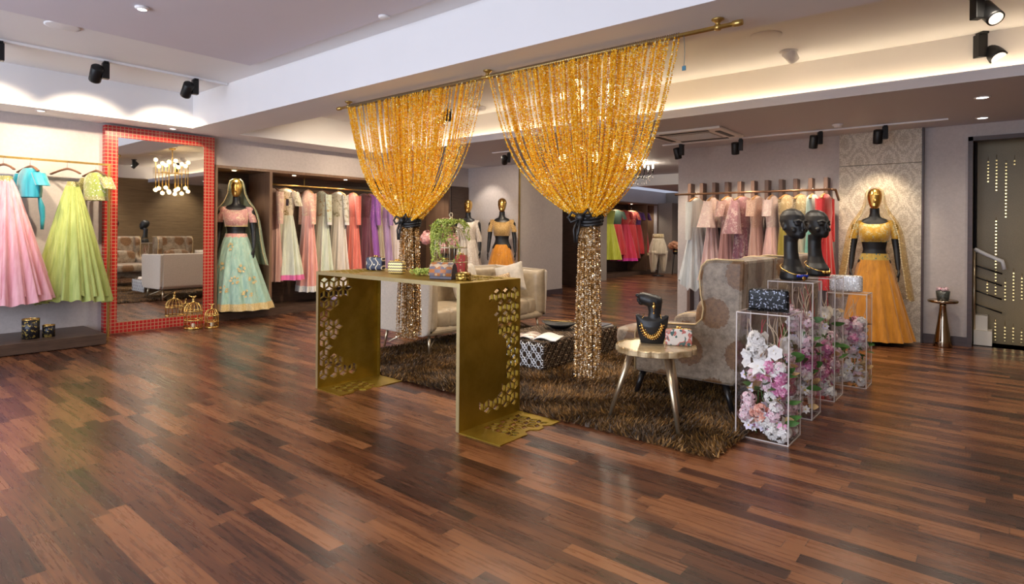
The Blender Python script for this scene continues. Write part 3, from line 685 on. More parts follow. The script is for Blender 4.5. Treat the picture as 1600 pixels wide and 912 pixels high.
# printed flap bag
p = ony(693, 430, 2.72); fb = thing('flap_bag', 'orange and grey printed flap bag in front of the birdcage on the console table', 'clutch bag', (p.x, 2.72, ZT), .30, 'evening clutches on display')
b = MB(); b.prism([(-.045, 0), (.045, 0), (.04, .07), (.02, .10), (-.005, .105), (-.03, .09)], lambda a, c, t_: (t_, a, c), -.082, .082); b.build('body', plain('bag_leather', (.05, .04, .06), .45), fb, bevel=.004)
b = MB(); arc = [(-.048, .022), (-.046, .05), (-.034, .092), (-.006, .109), (.022, .104)]
b.loft([[(-.084, y, z), (.084, y, z), (.084, y+.004, z-.002), (-.084, y+.004, z-.002)] for y, z in arc], smooth=True); b.build('flap', pat('ikat_print', m_print), fb)
p = ony(724, 436, 2.74); gb = thing('trinket_box', 'round gold filigree trinket box at the right end of the console table', 'trinket box', (p.x, 2.74, ZT), 0)
b = MB(); b.lathe([(.045, 0), (.050, .004), (.050, .026), (.046, .028)], n=32); b.build('box', pat('gold_filigree', m_goldfil), gb)
b = MB(); b.lathe([(.052, .028), (.053, .036), (.044, .048), (.02, .054), (.002, .055)], n=32); b.build('lid', pat('gold_filigree2', m_goldfil), gb)
# birdcage
p = ony(704, 425, 2.93); CX, CYY = p.x, 2.93
bc = thing('birdcage', 'large champagne wire birdcage with green vine on the console table', 'birdcage', (CX, CYY, ZT), 0)
def cage(parent, R, H, Dm, mat, nb=20, r=.0022, bird=False):
    b = MB(); b.lathe([(R, 0), (R*1.04, .004), (R*1.04, .014), (R, .018)], n=28); b.build('base', mat, parent)
    b = MB()
    for k in range(nb):
        a = 2*PI*k/nb; ca, sa = math.cos(a), math.sin(a)
        b.tube([(R*ca, R*sa, .01), (R*ca, R*sa, H)]+[(R*math.cos(q)**.9*ca, R*math.cos(q)**.9*sa, H+Dm*math.sin(q)) for q in [PI/2*i/6 for i in range(1, 6)]]+[(.004*ca, .004*sa, H+Dm)], r, 4)
    b.build('bars', mat, parent)
    b = MB()
    for z in (H*.5, H): b.tube([(R*math.cos(2*PI*k/28), R*math.sin(2*PI*k/28), z) for k in range(29)], r*1.9, 6)
    b.build('hoops', mat, parent)
    b = MB(); b.lathe([(.004, H+Dm-.01), (R*.22, H+Dm), (R*.12, H+Dm+R*.12), (.003+R*.08, H+Dm+R*.3), (R*.14, H+Dm+R*.4), (.003, H+Dm+R*.52)], n=14)
    if bird:
        z = H+Dm+R*.62; b.ball((0, 0, z), (R*.30, R*.10, R*.12)); b.ball((R*.28, 0, z+R*.12), R*.10); b.tube([(-R*.2, 0, z), (-R*.62, 0, z+R*.18)], [R*.08, R*.04], 6)
    else: b.tube([(R*.14*math.cos(q), 0, H+Dm+R*.62+R*.14*math.sin(q)) for q in [2*PI*i/14 for i in range(15)]], r*1.4, 5)
    b.build('finial', mat, parent)
cage(bc, .115, .20, .155, M['champ'], 22, .0022)
# trailing vine over the cage
t = NT('string_of_pearls_leaf'); g = t.n.new('ShaderNodeNewGeometry'); t.set(col=t.ramp(g.outputs['Random Per Island'], [(0, (.20, .28, .03)), (.5, (.46, .54, .08)), (1, (.70, .74, .22))]), rough=.5); M['vine'] = t.m
vr = random.Random(8); strands = []
for k in range(44):
    a = vr.uniform(-PI, PI) if k > 26 else vr.gauss(PI*1.22, .75); L = vr.uniform(.08, .20) if k > 14 else vr.uniform(.20, .34); pts = [(0, 0, .375)]
    for i in range(1, 13):
        s = i/12*L*1.5; R = min(.13, .02+s*.75); z = .385-max(0, s-.10)*.93-.02*s; pts.append((R*math.cos(a+.25*math.sin(i*.8+k))+vr.uniform(-.006, .006), R*math.sin(a+.25*math.sin(i*.8+k))+vr.uniform(-.006, .006), max(z, .012)))
    strands.append(pts)
for k in range(13):
    a = vr.uniform(PI*.95, PI*1.5); pts = []; x0, y0 = .10*math.cos(a), .10*math.sin(a)
    for i in range(9): pts.append((x0-.022*i*(.7+vr.random()*.6), y0-.010*i*(.3+vr.random()), .012+.02*math.sin(i*.9+k)**2+vr.uniform(0, .012)))
    strands.append(pts)
def leafcloud(strands, size, step, jit, seed):
    rg = np.random.default_rng(seed); C = []
    for p in strands:
        p = np.array(p); d = np.linalg.norm(np.diff(p, axis=0), axis=1); s = np.concatenate([[0], np.cumsum(d)]); q = np.arange(0, s[-1], step)
        C.append(np.stack([np.interp(q, s, p[:, i]) for i in range(3)], 1))
    C = np.concatenate(C); C = np.repeat(C, 2, 0)+rg.normal(0, jit, (2*len(C), 3)); n = len(C)
    C[:, 2] = np.maximum(C[:, 2], .008)
    A = rg.normal(0, 1, (n, 3)); A /= np.linalg.norm(A, axis=1, keepdims=True); B = np.cross(A, rg.normal(0, 1, (n, 3))); B /= np.linalg.norm(B, axis=1, keepdims=True)
    Nn = np.cross(A, B); s = size*rg.uniform(.6, 1.2, (n, 1))
    V = np.stack([C-A*s, C+B*s*.55+Nn*s*.3, C+A*s, C-B*s*.55+Nn*s*.3, C-Nn*s*.25], 1)
    f = np.array([(0, 1, 4), (1, 2, 4), (2, 3, 4), (3, 0, 4)]); return V.reshape(-1, 3), (np.arange(n)[:, None, None]*5+f[None]).reshape(-1, 3)
V, Fq = leafcloud(strands, .0085, .008, .006, 4)
vn = thing('trailing_vine', 'light green trailing vine draped over the birdcage and spilling onto the table', 'artificial vine', (CX, CYY, ZT))
fastmesh('leaves', V, Fq, M['vine'], vn)
b = MB()
for p in strands: b.tube(p, .0014, 4)
b.build('stems', plain('vine_stem', (.16, .22, .05), .6), vn)
# ================================================================ flowers
def petal_flower(name, n, L, Wd, cup, mat, centre=None, layers=1, seg=4):
    """one bloom facing +Z"""
    b = MB()
    for ly in range(layers):
        for k in range(n):
            a = 2*PI*(k+.5*ly)/n; l = L*(1-.25*ly); vs = []
            for i in range(seg+1):
                s = i/seg; w = Wd*math.sin(PI*min(.12+s*.86, 1))**.8*(1-.12*ly); r = l*s*math.cos(cup*(1-.35*s)); z = l*s*math.sin(cup*(1-.35*s))+.10*l*ly-.18*l*s**3
                for j in (-1, 0, 1):
                    vs.append((r*math.cos(a)-j*w*math.sin(a), r*math.sin(a)+j*w*math.cos(a), z+(.12*w if j else 0)))
            fs = []
            for i in range(seg):
                for j in range(2):
                    q = i*3+j; fs.append((q, q+1, q+4, q+3))
            b.add(vs, fs)
    o = b.build(name, mat); 
    if centre:
        q = MB(); q.ball((0, 0, L*.16), (L*.16, L*.16, L*.1), 8, 5); q.build('flower_centre', centre, o)
    return o
def cluster(name, R, n, L, mat, seed, dome=True):
    r = random.Random(seed); b = MB()
    for k in range(n):
        u = r.uniform(-.35 if dome else -1, 1); a = r.uniform(0, 2*PI); q = math.sqrt(1-u*u); d = Vector((q*math.cos(a), q*math.sin(a), u)); c = d*R*r.uniform(.70, 1.08)
        x = d.orthogonal().normalized(); y = d.cross(x); ro = r.uniform(0, PI)
        for p in range(4):
            an = ro+p*PI/2; e1 = x*math.cos(an)+y*math.sin(an); e2 = d.cross(e1)
            b.add([c, c+e1*L*.55+e2*L*.42+d*L*.15, c+e1*L*1.05+d*L*.05, c+e1*L*.55-e2*L*.42+d*L*.15], [(0, 1, 2, 3)])
    return b.build(name, mat)
def fm(name, c1, c2, rough=.6):
    t = NT(name); g = t.n.new('ShaderNodeNewGeometry'); t.set(col=t.ramp(g.outputs['Random Per Island'], [(0, c1), (1, c2)]), rough=rough); 
    t.b.inputs['Subsurface Weight'].default_value = 0.0; return t.m
FW = fm('white_petal', (.78, .76, .72), (.90, .89, .86)); FP = fm('pink_petal', (.62, .13, .33), (.90, .48, .66)); FL = fm('pale_pink_petal', (.80, .50, .58), (.90, .78, .80)); FS = fm('salmon_petal', (.80, .30, .22), (.90, .55, .45)); FV = fm('lilac_petal', (.66, .60, .80), (.86, .82, .92)); FC = fm('cream_petal', (.80, .74, .58), (.90, .86, .74))
FG = fm('gold_leaf', (.42, .25, .08), (.78, .56, .28), .35); FGr = fm('green_leaf', (.03, .10, .02), (.10, .24, .05), .45); FY = plain('yellow_centre', (.75, .55, .06), .6)
TWB = plain('bleached_twig', (.62, .50, .36), .7); TWR = plain('red_twig', (.50, .03, .08), .6)
proto_col = []
def leaf(name, L, Wd, mat):
    b = MB(); vs = []; fs = []
    for i in range(6):
        s = i/5; w = Wd*math.sin(PI*min(.08+.92*s, .999)); 
        for j in (-1, 0, 1): vs.append((j*w, .12*L*math.sin(s*3), L*s)) if j else vs.append((0, .12*L*math.sin(s*3)-.2*w, L*s))
    for i in range(5):
        for j in range(2): q = i*3+j; fs.append((q, q+1, q+4, q+3))
    b.add(vs, fs); return b.build(name, mat)
def twig(name, L, mat, curl, seed, r0=.0032):
    r = random.Random(seed); p = []; a = r.uniform(0, 6)
    for i in range(22):
        s = i/21; p.append((curl*s*math.sin(a+s*7)+.03*s*math.cos(a), curl*s*math.cos(a*1.3+s*6), L*s))
    return MB().tube(p, [r0*(1-.5*i/21) for i in range(22)], 5).build(name, mat)
PROTO = dict(
    lily=petal_flower('lily_bloom', 6, .078, .020, .75, FW, FY), daisy=petal_flower('daisy_bloom', 7, .030, .0085, .35, FW, FY), blossom=petal_flower('white_blossom', 5, .034, .014, .5, FW, None, 2), mum=petal_flower('cream_bloom', 13, .045, .009, .7, FC, None, 3), camellia=petal_flower('white_bloom', 6, .050, .024, .8, FW, None, 3),
    pink=cluster('pink_blossom_cluster', .045, 42, .017, FP, 1), pale=cluster('pale_pink_blossom_cluster', .045, 40, .017, FL, 2), salmon=cluster('salmon_blossom_cluster', .038, 30, .017, FS, 3), lilac=petal_flower('lilac_bloom', 6, .034, .012, .5, FV, FY), white=cluster('white_blossom_cluster', .042, 40, .017, FW, 4),
    pinkd=petal_flower('pink_daisy', 7, .034, .011, .4, FP, FY), gold=leaf('gold_leaf', .07, .026, FG), green=leaf('green_leaf', .10, .022, FGr), twb=twig('bleached_twig', .34, TWB, .022, 3), twr=twig('red_twig', .32, TWR, .016, 5), twb2=twig('bleached_twig', .30, TWB, .030, 9, .004))
def put(kind, parent, loc, R=None, s=1.0):
    src = PROTO[kind]; c = src.copy(); COL.objects.link(c); c.parent = parent
    Rm = (R or Matrix.Identity(3)).to_4x4(); c.matrix_local = Matrix.Translation(loc) @ Rm @ Matrix.Scale(s, 4)
    for ch in src.children:
        d = ch.copy(); COL.objects.link(d); d.parent = c
    return c
def aim(d, roll=0):
    return (Vector(d).to_track_quat('Z', 'Y').to_matrix()) @ Matrix.Rotation(roll, 3, 'Z')
# acrylic pedestals
t = NT('clear_acrylic'); tr = t.n.new('ShaderNodeBsdfTransparent'); tr.inputs[0].default_value = (.985, .98, .985, 1); gs = t.n.new('ShaderNodeBsdfGlossy'); gs.inputs['Roughness'].default_value = .03
fr = t.n.new('ShaderNodeLayerWeight'); fr.inputs[0].default_value = .10; mx = t.n.new('ShaderNodeMixShader'); t.link(t.math('MULTIPLY', fr.outputs[0], .38), mx.inputs[0]); t.link(tr.outputs[0], mx.inputs[1]); t.link(gs.outputs[0], mx.inputs[2]); t.link(mx.outputs[0], t.out.inputs[0]); M['acryl'] = t.m
t = NT('polished_acrylic_edge'); tr = t.n.new('ShaderNodeBsdfTransparent'); mx = t.n.new('ShaderNodeMixShader'); mx.inputs[0].default_value = .6; t.set(col=(.86, .80, .77), rough=.2); t.link(tr.outputs[0], mx.inputs[1]); t.link(t.b.outputs[0], mx.inputs[2]); t.link(mx.outputs[0], t.out.inputs[0]); M['acedge'] = t.m
def pedestal(x0, x1, y0, y1, h, label):
    c = thing('acrylic_pedestal', label, 'display pedestal', ((x0+x1)/2, (y0+y1)/2, 0), 0, 'clear acrylic pedestals')
    a, d = (x1-x0)/2, (y1-y0)/2
    for nm, q in (('side_pane', (-a, -a+.006, -d, d, .006, h-.006)), ('side_pane', (a-.006, a, -d, d, .006, h-.006)), ('front_pane', (-a, a, -d, -d+.006, .006, h-.006)), ('back_pane', (-a, a, d-.006, d, .006, h-.006)), ('top_pane', (-a, a, -d, d, h-.010, h)), ('base_pane', (-a, a, -d, d, 0.001, .007))):
        MB().bb(*q).build(nm, M['acryl'], c)
    b = MB(); r = .0032
    for sx in (-1, 1):
        for sy in (-1, 1): b.bb(sx*a-r, sx*a+r, sy*d-r, sy*d+r, .001, h)
    for z in (.004, h-.004):
        for s in (-1, 1): b.bb(-a, a, s*d-r*.8, s*d+r*.8, z-.003, z+.003); b.bb(s*a-r*.8, s*a+r*.8, -d, d, z-.003, z+.003)
    b.build('polished_edges', M['acedge'], c, label='bright polished edges'); return c
def bouquet(x0, x1, y0, y1, h, seed, label, plan, top):
    """plan: list of (kind, count, z0, z1, side bias)"""
    c = thing('flower_arrangement', label, 'artificial flowers', ((x0+x1)/2, (y0+y1)/2, .01), 0, 'flower arrangements inside the acrylic pedestals')
    r = random.Random(seed); a, d = (x1-x0)/2-.030, (y1-y0)/2-.030
    for kind, n, z0, z1, xb in plan:
        for k in range(int(n*1.45) if kind not in ('lily', 'camellia', 'mum') else n):
            fr_ = r.random()
            if fr_ < .62: y = -d+r.uniform(0, .03); x = r.uniform(-a, a)*.95; dr = Vector((x*2.0, -1, r.uniform(-.1, .7)))
            else: x = a-r.uniform(0, .03); y = r.uniform(-d, d); dr = Vector((1, -.5+y*2, r.uniform(-.1, .7)))
            if xb: x = max(-a, min(a, x*.45+xb*a*.8))
            m = {'lily': .80, 'camellia': .62}.get(kind, 0); x *= 1-m*.18
            if kind in ('lily', 'camellia', 'mum'): y = max(-d+.02, min(d-.02, y)); 
            put(kind, c, (x, y, r.uniform(z0, z1)), aim(dr.normalized(), r.uniform(0, 6)), r.uniform(.85, 1.1))
    for kind in ('blossom', 'daisy', 'white', 'pale', 'lilac', 'green', 'gold'):
        for k in range(7):
            z = .03+(h*.70-.03)*(k+r.random())/7; s1 = r.random() < .6; x = r.uniform(-a, a) if s1 else a-.012; y = -d+.012 if s1 else r.uniform(-d, d)
            put(kind, c, (x, y, z), aim(Vector((x*2+(0 if s1 else 1), -1 if s1 else y, r.uniform(0, .5))).normalized(), r.uniform(0, 6)), r.uniform(.8, 1.0))
    for kind, n in top:
        for k in range(n):
            lean = Vector((r.uniform(-.22, .22), r.uniform(-.2, .2), 1)); zz = h-.375; put(kind, c, (r.uniform(-a, a)*.7, r.uniform(-d, d)*.7, zz), aim(lean.normalized(), r.uniform(0, 6)), min(1.0, .95))
    b = MB()
    for k in range(9): b.tube([(r.uniform(-a, a)*.5, r.uniform(-d, d)*.5, 0.004), (r.uniform(-a, a)*.8, r.uniform(-d, d)*.8, h*.62)], .0035, 5)
    b.build('stems', FGr, c); return c
BX = [(-1.243, -.947, 3.623, 3.88, .748), (-1.243, -.963, 4.234, 4.46, .898), (-1.232, -.945, 4.80, 5.08, .894), (-1.12, -.834, 5.37, 5.60, .744)]
pedestal(*BX[0], 'nearest clear acrylic pedestal, topped by the black sequin clutch'); pedestal(*BX[1], 'second acrylic pedestal from the front, carrying the larger black head'); pedestal(*BX[2], 'third acrylic pedestal from the front, carrying the farther black head'); pedestal(*BX[3], 'farthest acrylic pedestal, carrying the silver clutch')
bouquet(*BX[0][:4], .748, 1, 'white lilies over pink and gold flowers in the nearest acrylic pedestal', [('daisy', 12, .03, .12, 0), ('white', 4, .03, .10, .7), ('pinkd', 7, .04, .18, 0), ('lilac', 7, .04, .20, -.6), ('salmon', 4, .11, .20, -.2), ('pale', 6, .06, .20, 0), ('pink', 8, .24, .44, .55), ('gold', 14, .22, .36, -.1), ('lily', 3, .36, .48, .1), ('blossom', 12, .28, .60, -.65), ('camellia', 2, .50, .56, .5), ('lilac', 3, .34, .45, .8), ('green', 5, .30, .44, 0), ('white', 3, .42, .60, -.7)], [('twb', 7), ('twr', 3), ('twb2', 2)])
bouquet(*BX[1][:4], .898, 2, 'white blooms with green leaves in the second acrylic pedestal', [('daisy', 14, .03, .2, 0), ('white', 8, .05, .28, .2), ('gold', 5, .2, .3, 0), ('pink', 7, .24, .42, .7), ('camellia', 5, .40, .56, .1), ('blossom', 9, .4, .62, .2), ('green', 10, .25, .45, 0), ('pale', 4, .55, .72, -.1), ('mum', 2, .58, .62, -.5)], [('twb', 6), ('twr', 3), ('twb2', 3)])
bouquet(*BX[2][:4], .894, 3, 'pink clusters under cream blooms in the third acrylic pedestal', [('pinkd', 9, .03, .16, .3), ('pink', 10, .12, .40, .5), ('gold', 8, .12, .32, -.2), ('white', 5, .04, .14, 0), ('blossom', 10, .36, .58, .2), ('camellia', 3, .40, .5, .2), ('mum', 4, .56, .64, .2), ('green', 5, .3, .5, 0), ('pale', 4, .2, .4, .8)], [('twb', 6), ('twr', 3), ('twb2', 2)])
bouquet(*BX[3][:4], .744, 4, 'pale pink hydrangeas over white flowers in the farthest acrylic pedestal', [('daisy', 8, .10, .26, .2), ('white', 6, .03, .10, 0), ('gold', 11, .06, .18, .4), ('lilac', 6, .12, .34, .2), ('pale', 9, .34, .50, .3), ('pink', 5, .34, .50, .1), ('blossom', 5, .2, .5, -.2), ('green', 5, .2, .3, 0)], [('twb', 4), ('twb2', 4)])
# hydrangea ball used on the stands
HY_P = cluster('hydrangea_head', .085, 120, .024, fm('peach_pink_petal', (.78, .34, .30), (.90, .58, .55)), 7, False)
HY_O = cluster('hydrangea_head', .075, 90, .024, fm('peach_petal', (.78, .34, .18), (.90, .56, .36)), 8, False)
# what stands on the pedestals
p = BX[0]; sq = clutch('evening_clutch', 'black sequinned clutch with fringe on the nearest acrylic pedestal', (-1.09, 3.735, .750), (.225, .075, .135), pat('black_sequins', m_seq((.006, .006, .008), (.25, .26, .32))), .18, .22, frame=False)
b = MB(); r_ = random.Random(4)
for k in range(120): x = r_.uniform(-.115, .115); b.tube([(x, -.036, .02), (x+r_.uniform(-.01, .01), -.05+r_.uniform(-.012, .012), .0035)], .0018, 3)
stuff(b.build('fringe', M['black'], sq))
clutch('evening_clutch', 'silver sequinned clutch on the farthest acrylic pedestal', (-1.00, 5.48, .746), (.24, .06, .135), pat('silver_sequins', m_seq((.50, .48, .47), (.95, .95, .95))), .18, .22, frame=False)
clutch('evening_clutch', 'small floral printed clutch beside the necklace bust on the gold side table', (-1.60, 3.60, .500), (.165, .05, .105), pat('floral_print', m_floral), .42, .22)
def head_bust(label, loc, rz, s):
    hb = thing('jewellery_mannequin', label, 'mannequin head', loc, rz, 'long-necked black display heads')
    b = MB()
    E_ = lambda cx, cy, cz, rx, ry, tl=0, n=28: [(s*(cx+rx*math.cos(2*PI*k/n)), s*(cy+ry*math.sin(2*PI*k/n)), s*(cz+tl*ry*math.sin(2*PI*k/n))) for k in range(n)]
    # local front is -Y, looking along -Y; neck leans back
    b.loft([E_(0, .0, .002, .085, .085), E_(0, 0, .02, .092, .090), E_(0, .0, .06, .088, .08), E_(0, .008, .10, .066, .06), E_(0, .02, .15, .052, .048), E_(0, .028, .21, .048, .044), E_(0, .03, .27, .047, .045), E_(0, .02, .315, .050, .055)])
    b.ball((0, .012, .415), (s*.080, s*.105, s*.088), 28, 18, Matrix.Rotation(.38, 3, 'X')) if False else b.loft([[tuple(s*q for q in pt) for pt in ring] for ring in [[(w*math.cos(2*PI*k/28), cy+dd*math.sin(2*PI*k/28)-tl*0, z) for k in range(28)] for z, w, dd, cy, tl in ((.290, .012, .02, -.050, 0), (.298, .032, .046, -.042, 0), (.315, .048, .066, -.028, 0), (.345, .062, .080, -.012, 0), (.380, .072, .092, .004, 0), (.420, .077, .098, .012, 0), (.455, .071, .090, .018, 0), (.482, .054, .070, .022, 0), (.500, .026, .035, .026, 0), (.504, .004, .006, .026, 0))]])
    S = lambda x, y, z: (s*x, s*y, s*z)
    b.tube([S(0, -.086, .405), S(0, -.096, .385), S(0, -.108, .362), S(0, -.092, .352)], [s*.008, s*.009, s*.012, s*.008], 8)
    b.ball(S(0, -.086, .335), (s*.022, s*.014, s*.007)); b.ball(S(0, -.082, .324), (s*.018, s*.013, s*.007)); b.ball(S(0, -.072, .303), (s*.018, s*.018, s*.014))
    for sx in (-1, 1):
        b.ball(S(sx*.030, -.073, .392), (s*.021, s*.014, s*.013)); b.tube([S(sx*.012, -.086, .408), S(sx*.032, -.082, .417), S(sx*.054, -.062, .408)], s*.006, 6)
        b.ball(S(sx*.074, .01, .375), (s*.008, s*.018, s*.03)); b.ball(S(sx*.045, -.055, .352), (s*.02, s*.02, s*.02))
    b.build('head', M['black'], hb, remesh=.0042*s/.9)
    return hb
h1 = head_bust('larger black long-necked mannequin head wearing a gold and blue necklace', (-1.11, 4.345, .900), .95, .97)
h2 = head_bust('black long-necked mannequin head with thin gold necklace, farther from the camera', (-1.095, 4.94, .896), .95, 1.0)
for hh, s, nm, c2 in ((h1, .97, 'gold necklace with blue beads', plain('cobalt_bead', (.01, .03, .35), .25)), (h2, 1.0, 'thin gold necklace', None)):
    b = MB(); lp = [(s*.083*math.sin(q), -s*.079*math.cos(q)*1.12, s*(.095-.035*math.cos(q)-.02)) for q in [2*PI*i/36 for i in range(37)]]
    b.tube(lp, .0050 if c2 else .0035, 6)
    if not c2:
        for q in (-.3, 0, .3): b.ball((s*.08*math.sin(q), -s*.098*math.cos(q), s*.035), .013)
    nk = b.build('necklace', M['gold'], hh, label=nm)
    if c2:
        b = MB()
        for q in (-.45, -.3, -.15, 0, .15, .3, .45): b.ball((s*.086*math.sin(q), -s*.097*math.cos(q), s*.036), .010)
        b.build('beads', c2, nk); b = MB(); b.ball((0, -s*.102, s*.02), (.014, .007, .018)); b.build('pendant', M['gold'], nk)
for o in list(PROTO.values()): pass
# ================================================================ fabrics
def fabric(name, c1, c2=None, motif=None, mcol=(.75, .55, .25), mscale=40, mthr=.22, rough=.6, sheen=.5, metal=0.0, stripes=0):
    if name in _mc: return _mc[name]
    t = NT(name); v = t.co('Object'); n = t.noise(t.co('Object', (34, 34, 2.2)), 1.0, 4, .6); c2 = c2 or tuple(min(1, q*1.12) for q in c1)
    c = t.ramp(n, [(.3, tuple(q*.9 for q in c1)), (.7, c2)]); m = metal  # upright noise streaks paint pleat-like light and shade into the cloth colour
    if motif:
        vo = t.node('TexVoronoi'); vo.inputs['Scale'].default_value = mscale; t.link(v, vo.inputs['Vector'])
        d = t.math('LESS_THAN', vo.outputs['Distance'], mthr)
        if motif == 'vine': d = t.math('MULTIPLY', t.math('GREATER_THAN', t.noise(v, mscale*.35, 5, .8), .54), t.math('LESS_THAN', t.noise(v, mscale*.9, 3, .6), .56))
        c = t.mix(d, c, mcol); m = t.math('MULTIPLY', d, .5); t.bump(d, .3, .003)
    t.set(col=c, rough=rough, sheen=sheen, metal=m)
    _mc[name] = t.m; return t.m
def net(name, c, alpha=.45, motif=True, scale=26):
    t = NT(name); tr = t.n.new('ShaderNodeBsdfTransparent'); mx = t.n.new('ShaderNodeMixShader'); f = alpha
    if motif:
        vo = t.node('TexVoronoi'); vo.inputs['Scale'].default_value = scale; t.link(t.co(), vo.inputs['Vector']); d = t.math('LESS_THAN', vo.outputs['Distance'], .13)
        t.set(col=t.mix(d, c, (.85, .72, .42)), rough=.5); f = t.math('MAXIMUM', d, alpha); t.link(f, mx.inputs[0])
    else: t.set(col=c, rough=.6); mx.inputs[0].default_value = alpha
    t.link(tr.outputs[0], mx.inputs[1]); t.link(t.b.outputs[0], mx.inputs[2]); t.link(mx.outputs[0], t.out.inputs[0]); return t.m
HW = wood('hanger_wood', (.13, .055, .03), (.24, .11, .055), .4); HWL = wood('light_hanger_wood', (.42, .20, .07), (.60, .32, .13), .4)
M['hook'] = plain('hook_steel', (.55, .5, .45), .25, 1, .05)
def hanger_proto(mat, name):
    h = thing('clothes_hanger', name, 'hanger', (0, 0, -5))
    b = MB(); rings = []
    for i in range(17):
        u = -1+i/8; x = .195*u; z = -.065-.055*abs(u)**1.5; w, hh = .009+.010*abs(u), .013-.004*abs(u); y = -.02*u*u
        rings.append([(x, y+w*math.cos(q), z+hh*math.sin(q)) for q in [2*PI*k/8 for k in range(8)]])
    b.loft(rings); b.build('shoulder_bar', mat, h)
    MB().tube([(0, 0, -.062), (0, 0, -.02)]+[(.018-.018*math.cos(q)*1.0, 0, -.004+.017*math.sin(q)) for q in [PI*k/8 for k in range(9)]], .0022, 5).build('hook', M['hook'], h)
    return h
HG = {'d': hanger_proto(HW, 'x'), 'l': hanger_proto(HWL, 'x')}
def hang(loc, rz, label, group, kind='d'): return dup(HG[kind], loc, rz, label, group)
def fold_ring(rx, ry, z, nf, amp, ph, n=88, cx=0, cy=0, zj=0.0):
    out = []
    for k in range(n):
        a = 2*PI*k/n; m = 1+amp*(.65*math.sin(nf*a+ph)+.35*math.sin(nf*1.73*a+2.1*ph))
        out.append((cx+rx*m*math.cos(a), cy+ry*m*math.sin(a), z+zj*math.sin(2*a+ph)+zj*.6*math.sin(nf*a+ph)))
    nn = n  # blend the seam of the non-integer harmonic
    w = 6
    for k in range(w):
        f = (k+1)/(w+1); a, b_ = out[nn-w+k], out[0]
        out[nn-w+k] = tuple(a[i]*(1-f*.8)+b_[i]*f*.8 if i == 2 else a[i] for i in range(3))
    return out
def garment(label, group, loc, rz, L, skirt, bodice, hem=None, sleeve=None, smat=None, waist=.40, flare=.20, nf=10, amp=.26, seed=1, hk='l', w=.185, thick=.055, slen=.5, yoke=None, tail=0.0, ruffle=0, hanger=True, name='hanging_gown', cat='gown', cuff=None, tag_=False):
    """garment on a hanger; root at the rail"""
    r = random.Random(seed); ph = r.uniform(0, 6)
    g = thing(name, label, cat, loc, rz, group); z0 = -.075
    b = MB(); b.loft([fold_ring(*q, 3, .0, 0) for q in ((.05, .035, z0+.005), (.085, .042, z0-.004), (.150, .050, z0-.028), (w, .056, z0-.055), (w*.93, thick+.012, z0-.13), (w*.86, thick+.02, z0-.22), (w*.78, thick+.012, z0-.32), (w*.72, thick+.004, z0-waist-.01))], cap=False)
    b.build('bodice', bodice, g)
    rings = []; K = 22
    zw = z0-waist+.012; zb = -L
    for i in range(K+1):
        s = i/K; rx = (w*.73)*(1-s)+flare*s**.9+(.0); ry = (thick+.006)*(1-s)+flare*.62*s
        rings.append(fold_ring(rx, ry, zw+(zb-zw)*s, nf, amp*min(1, .12+s*1.05), ph+.35*s, zj=tail*s**3))
    b = MB(); b.loft(rings, cap=False); b.build('skirt', skirt, g)
    if hem:
        rr = []
        for s in (.925, .95, .975, 1.003):
            rx = (w*.73)*(1-s)+flare*s**.9+.004; ry = (thick+.006)*(1-s)+flare*.62*s+.004
            rr.append(fold_ring(rx, ry, zw+(zb-zw)*s, nf, amp*min(1, .12+s*1.05), ph+.35*s, zj=tail*s**3))
        b = MB(); b.loft(rr, cap=False); b.build('hem_border', hem, g)
    if ruffle:
        rr = []
        for s in (0, .25, .5, .75, 1):
            rr.append(fold_ring(flare*(1.0+.16*s), flare*.62*(1+.2*s), zb+.02-.16*s, nf*2, amp*(.7+.6*s), ph, zj=.006*s))
        b = MB(); b.loft(rr, cap=False); b.build('hem_ruffle', skirt, g)
    if yoke:
        b = MB(); b.loft([fold_ring(*q, 3, 0, 0) for q in ((.088, .046, z0-.004), (.153, .054, z0-.028), (w+.003, .060, z0-.058), (w*.95, thick+.017, z0-.12))], cap=False); b.build('yoke', yoke, g)
    if sleeve:
        for s in (-1, 1):
            b = MB(); rings = []; n = 9
            for i in range(n+1):
                q = i/n
                if sleeve == 'long': c = (s*(w-.012+.055*q), -.012*q, z0-.06-slen*q); rx, ry = .050-.014*q, .056-.020*q
                elif sleeve == 'short': c = (s*(w-.012+.075*q), -.01*q, z0-.055-.20*q); rx, ry = .055-.004*q, .060-.006*q
                else: c = (s*(w-.02+.10*q), -.02*q, z0-.055-slen*q); rx, ry = .045+.075*q, .055+.055*q
                am = .05 if sleeve != 'bell' else .16*q
                rings.append(fold_ring(rx, ry, 0, 7, am, ph+s, 40)); rings[-1] = [(c[0]+x, c[1]+y, c[2]+z+(0 if i else .02*(1-abs(x)/.06))) for x, y, z in rings[-1]]
            b.loft(rings, cap=False); sl = b.build('sleeve', smat or bodice, g)
            if cuff:
                q = MB(); q.loft([[(x*1.0, y, z) for x, y, z in rg_] for rg_ in [[(c[0]+(x-c[0])*1.06, c[1]+(y-c[1])*1.06, z+dz) for x, y, z in rings[-1]] for dz in (.035, .012, -.004)]], cap=False); q.build('cuff', cuff, sl)
    if tag_:
        MB().box((w*.5, -thick-.02, z0-.20), (.045, .002, .10)).build('swing_tag', plain('navy_tag', (.012, .014, .04), .4), g)
    if hanger: hang(loc, rz, 'hanger holding the '+label, 'hangers', hk)
    return g
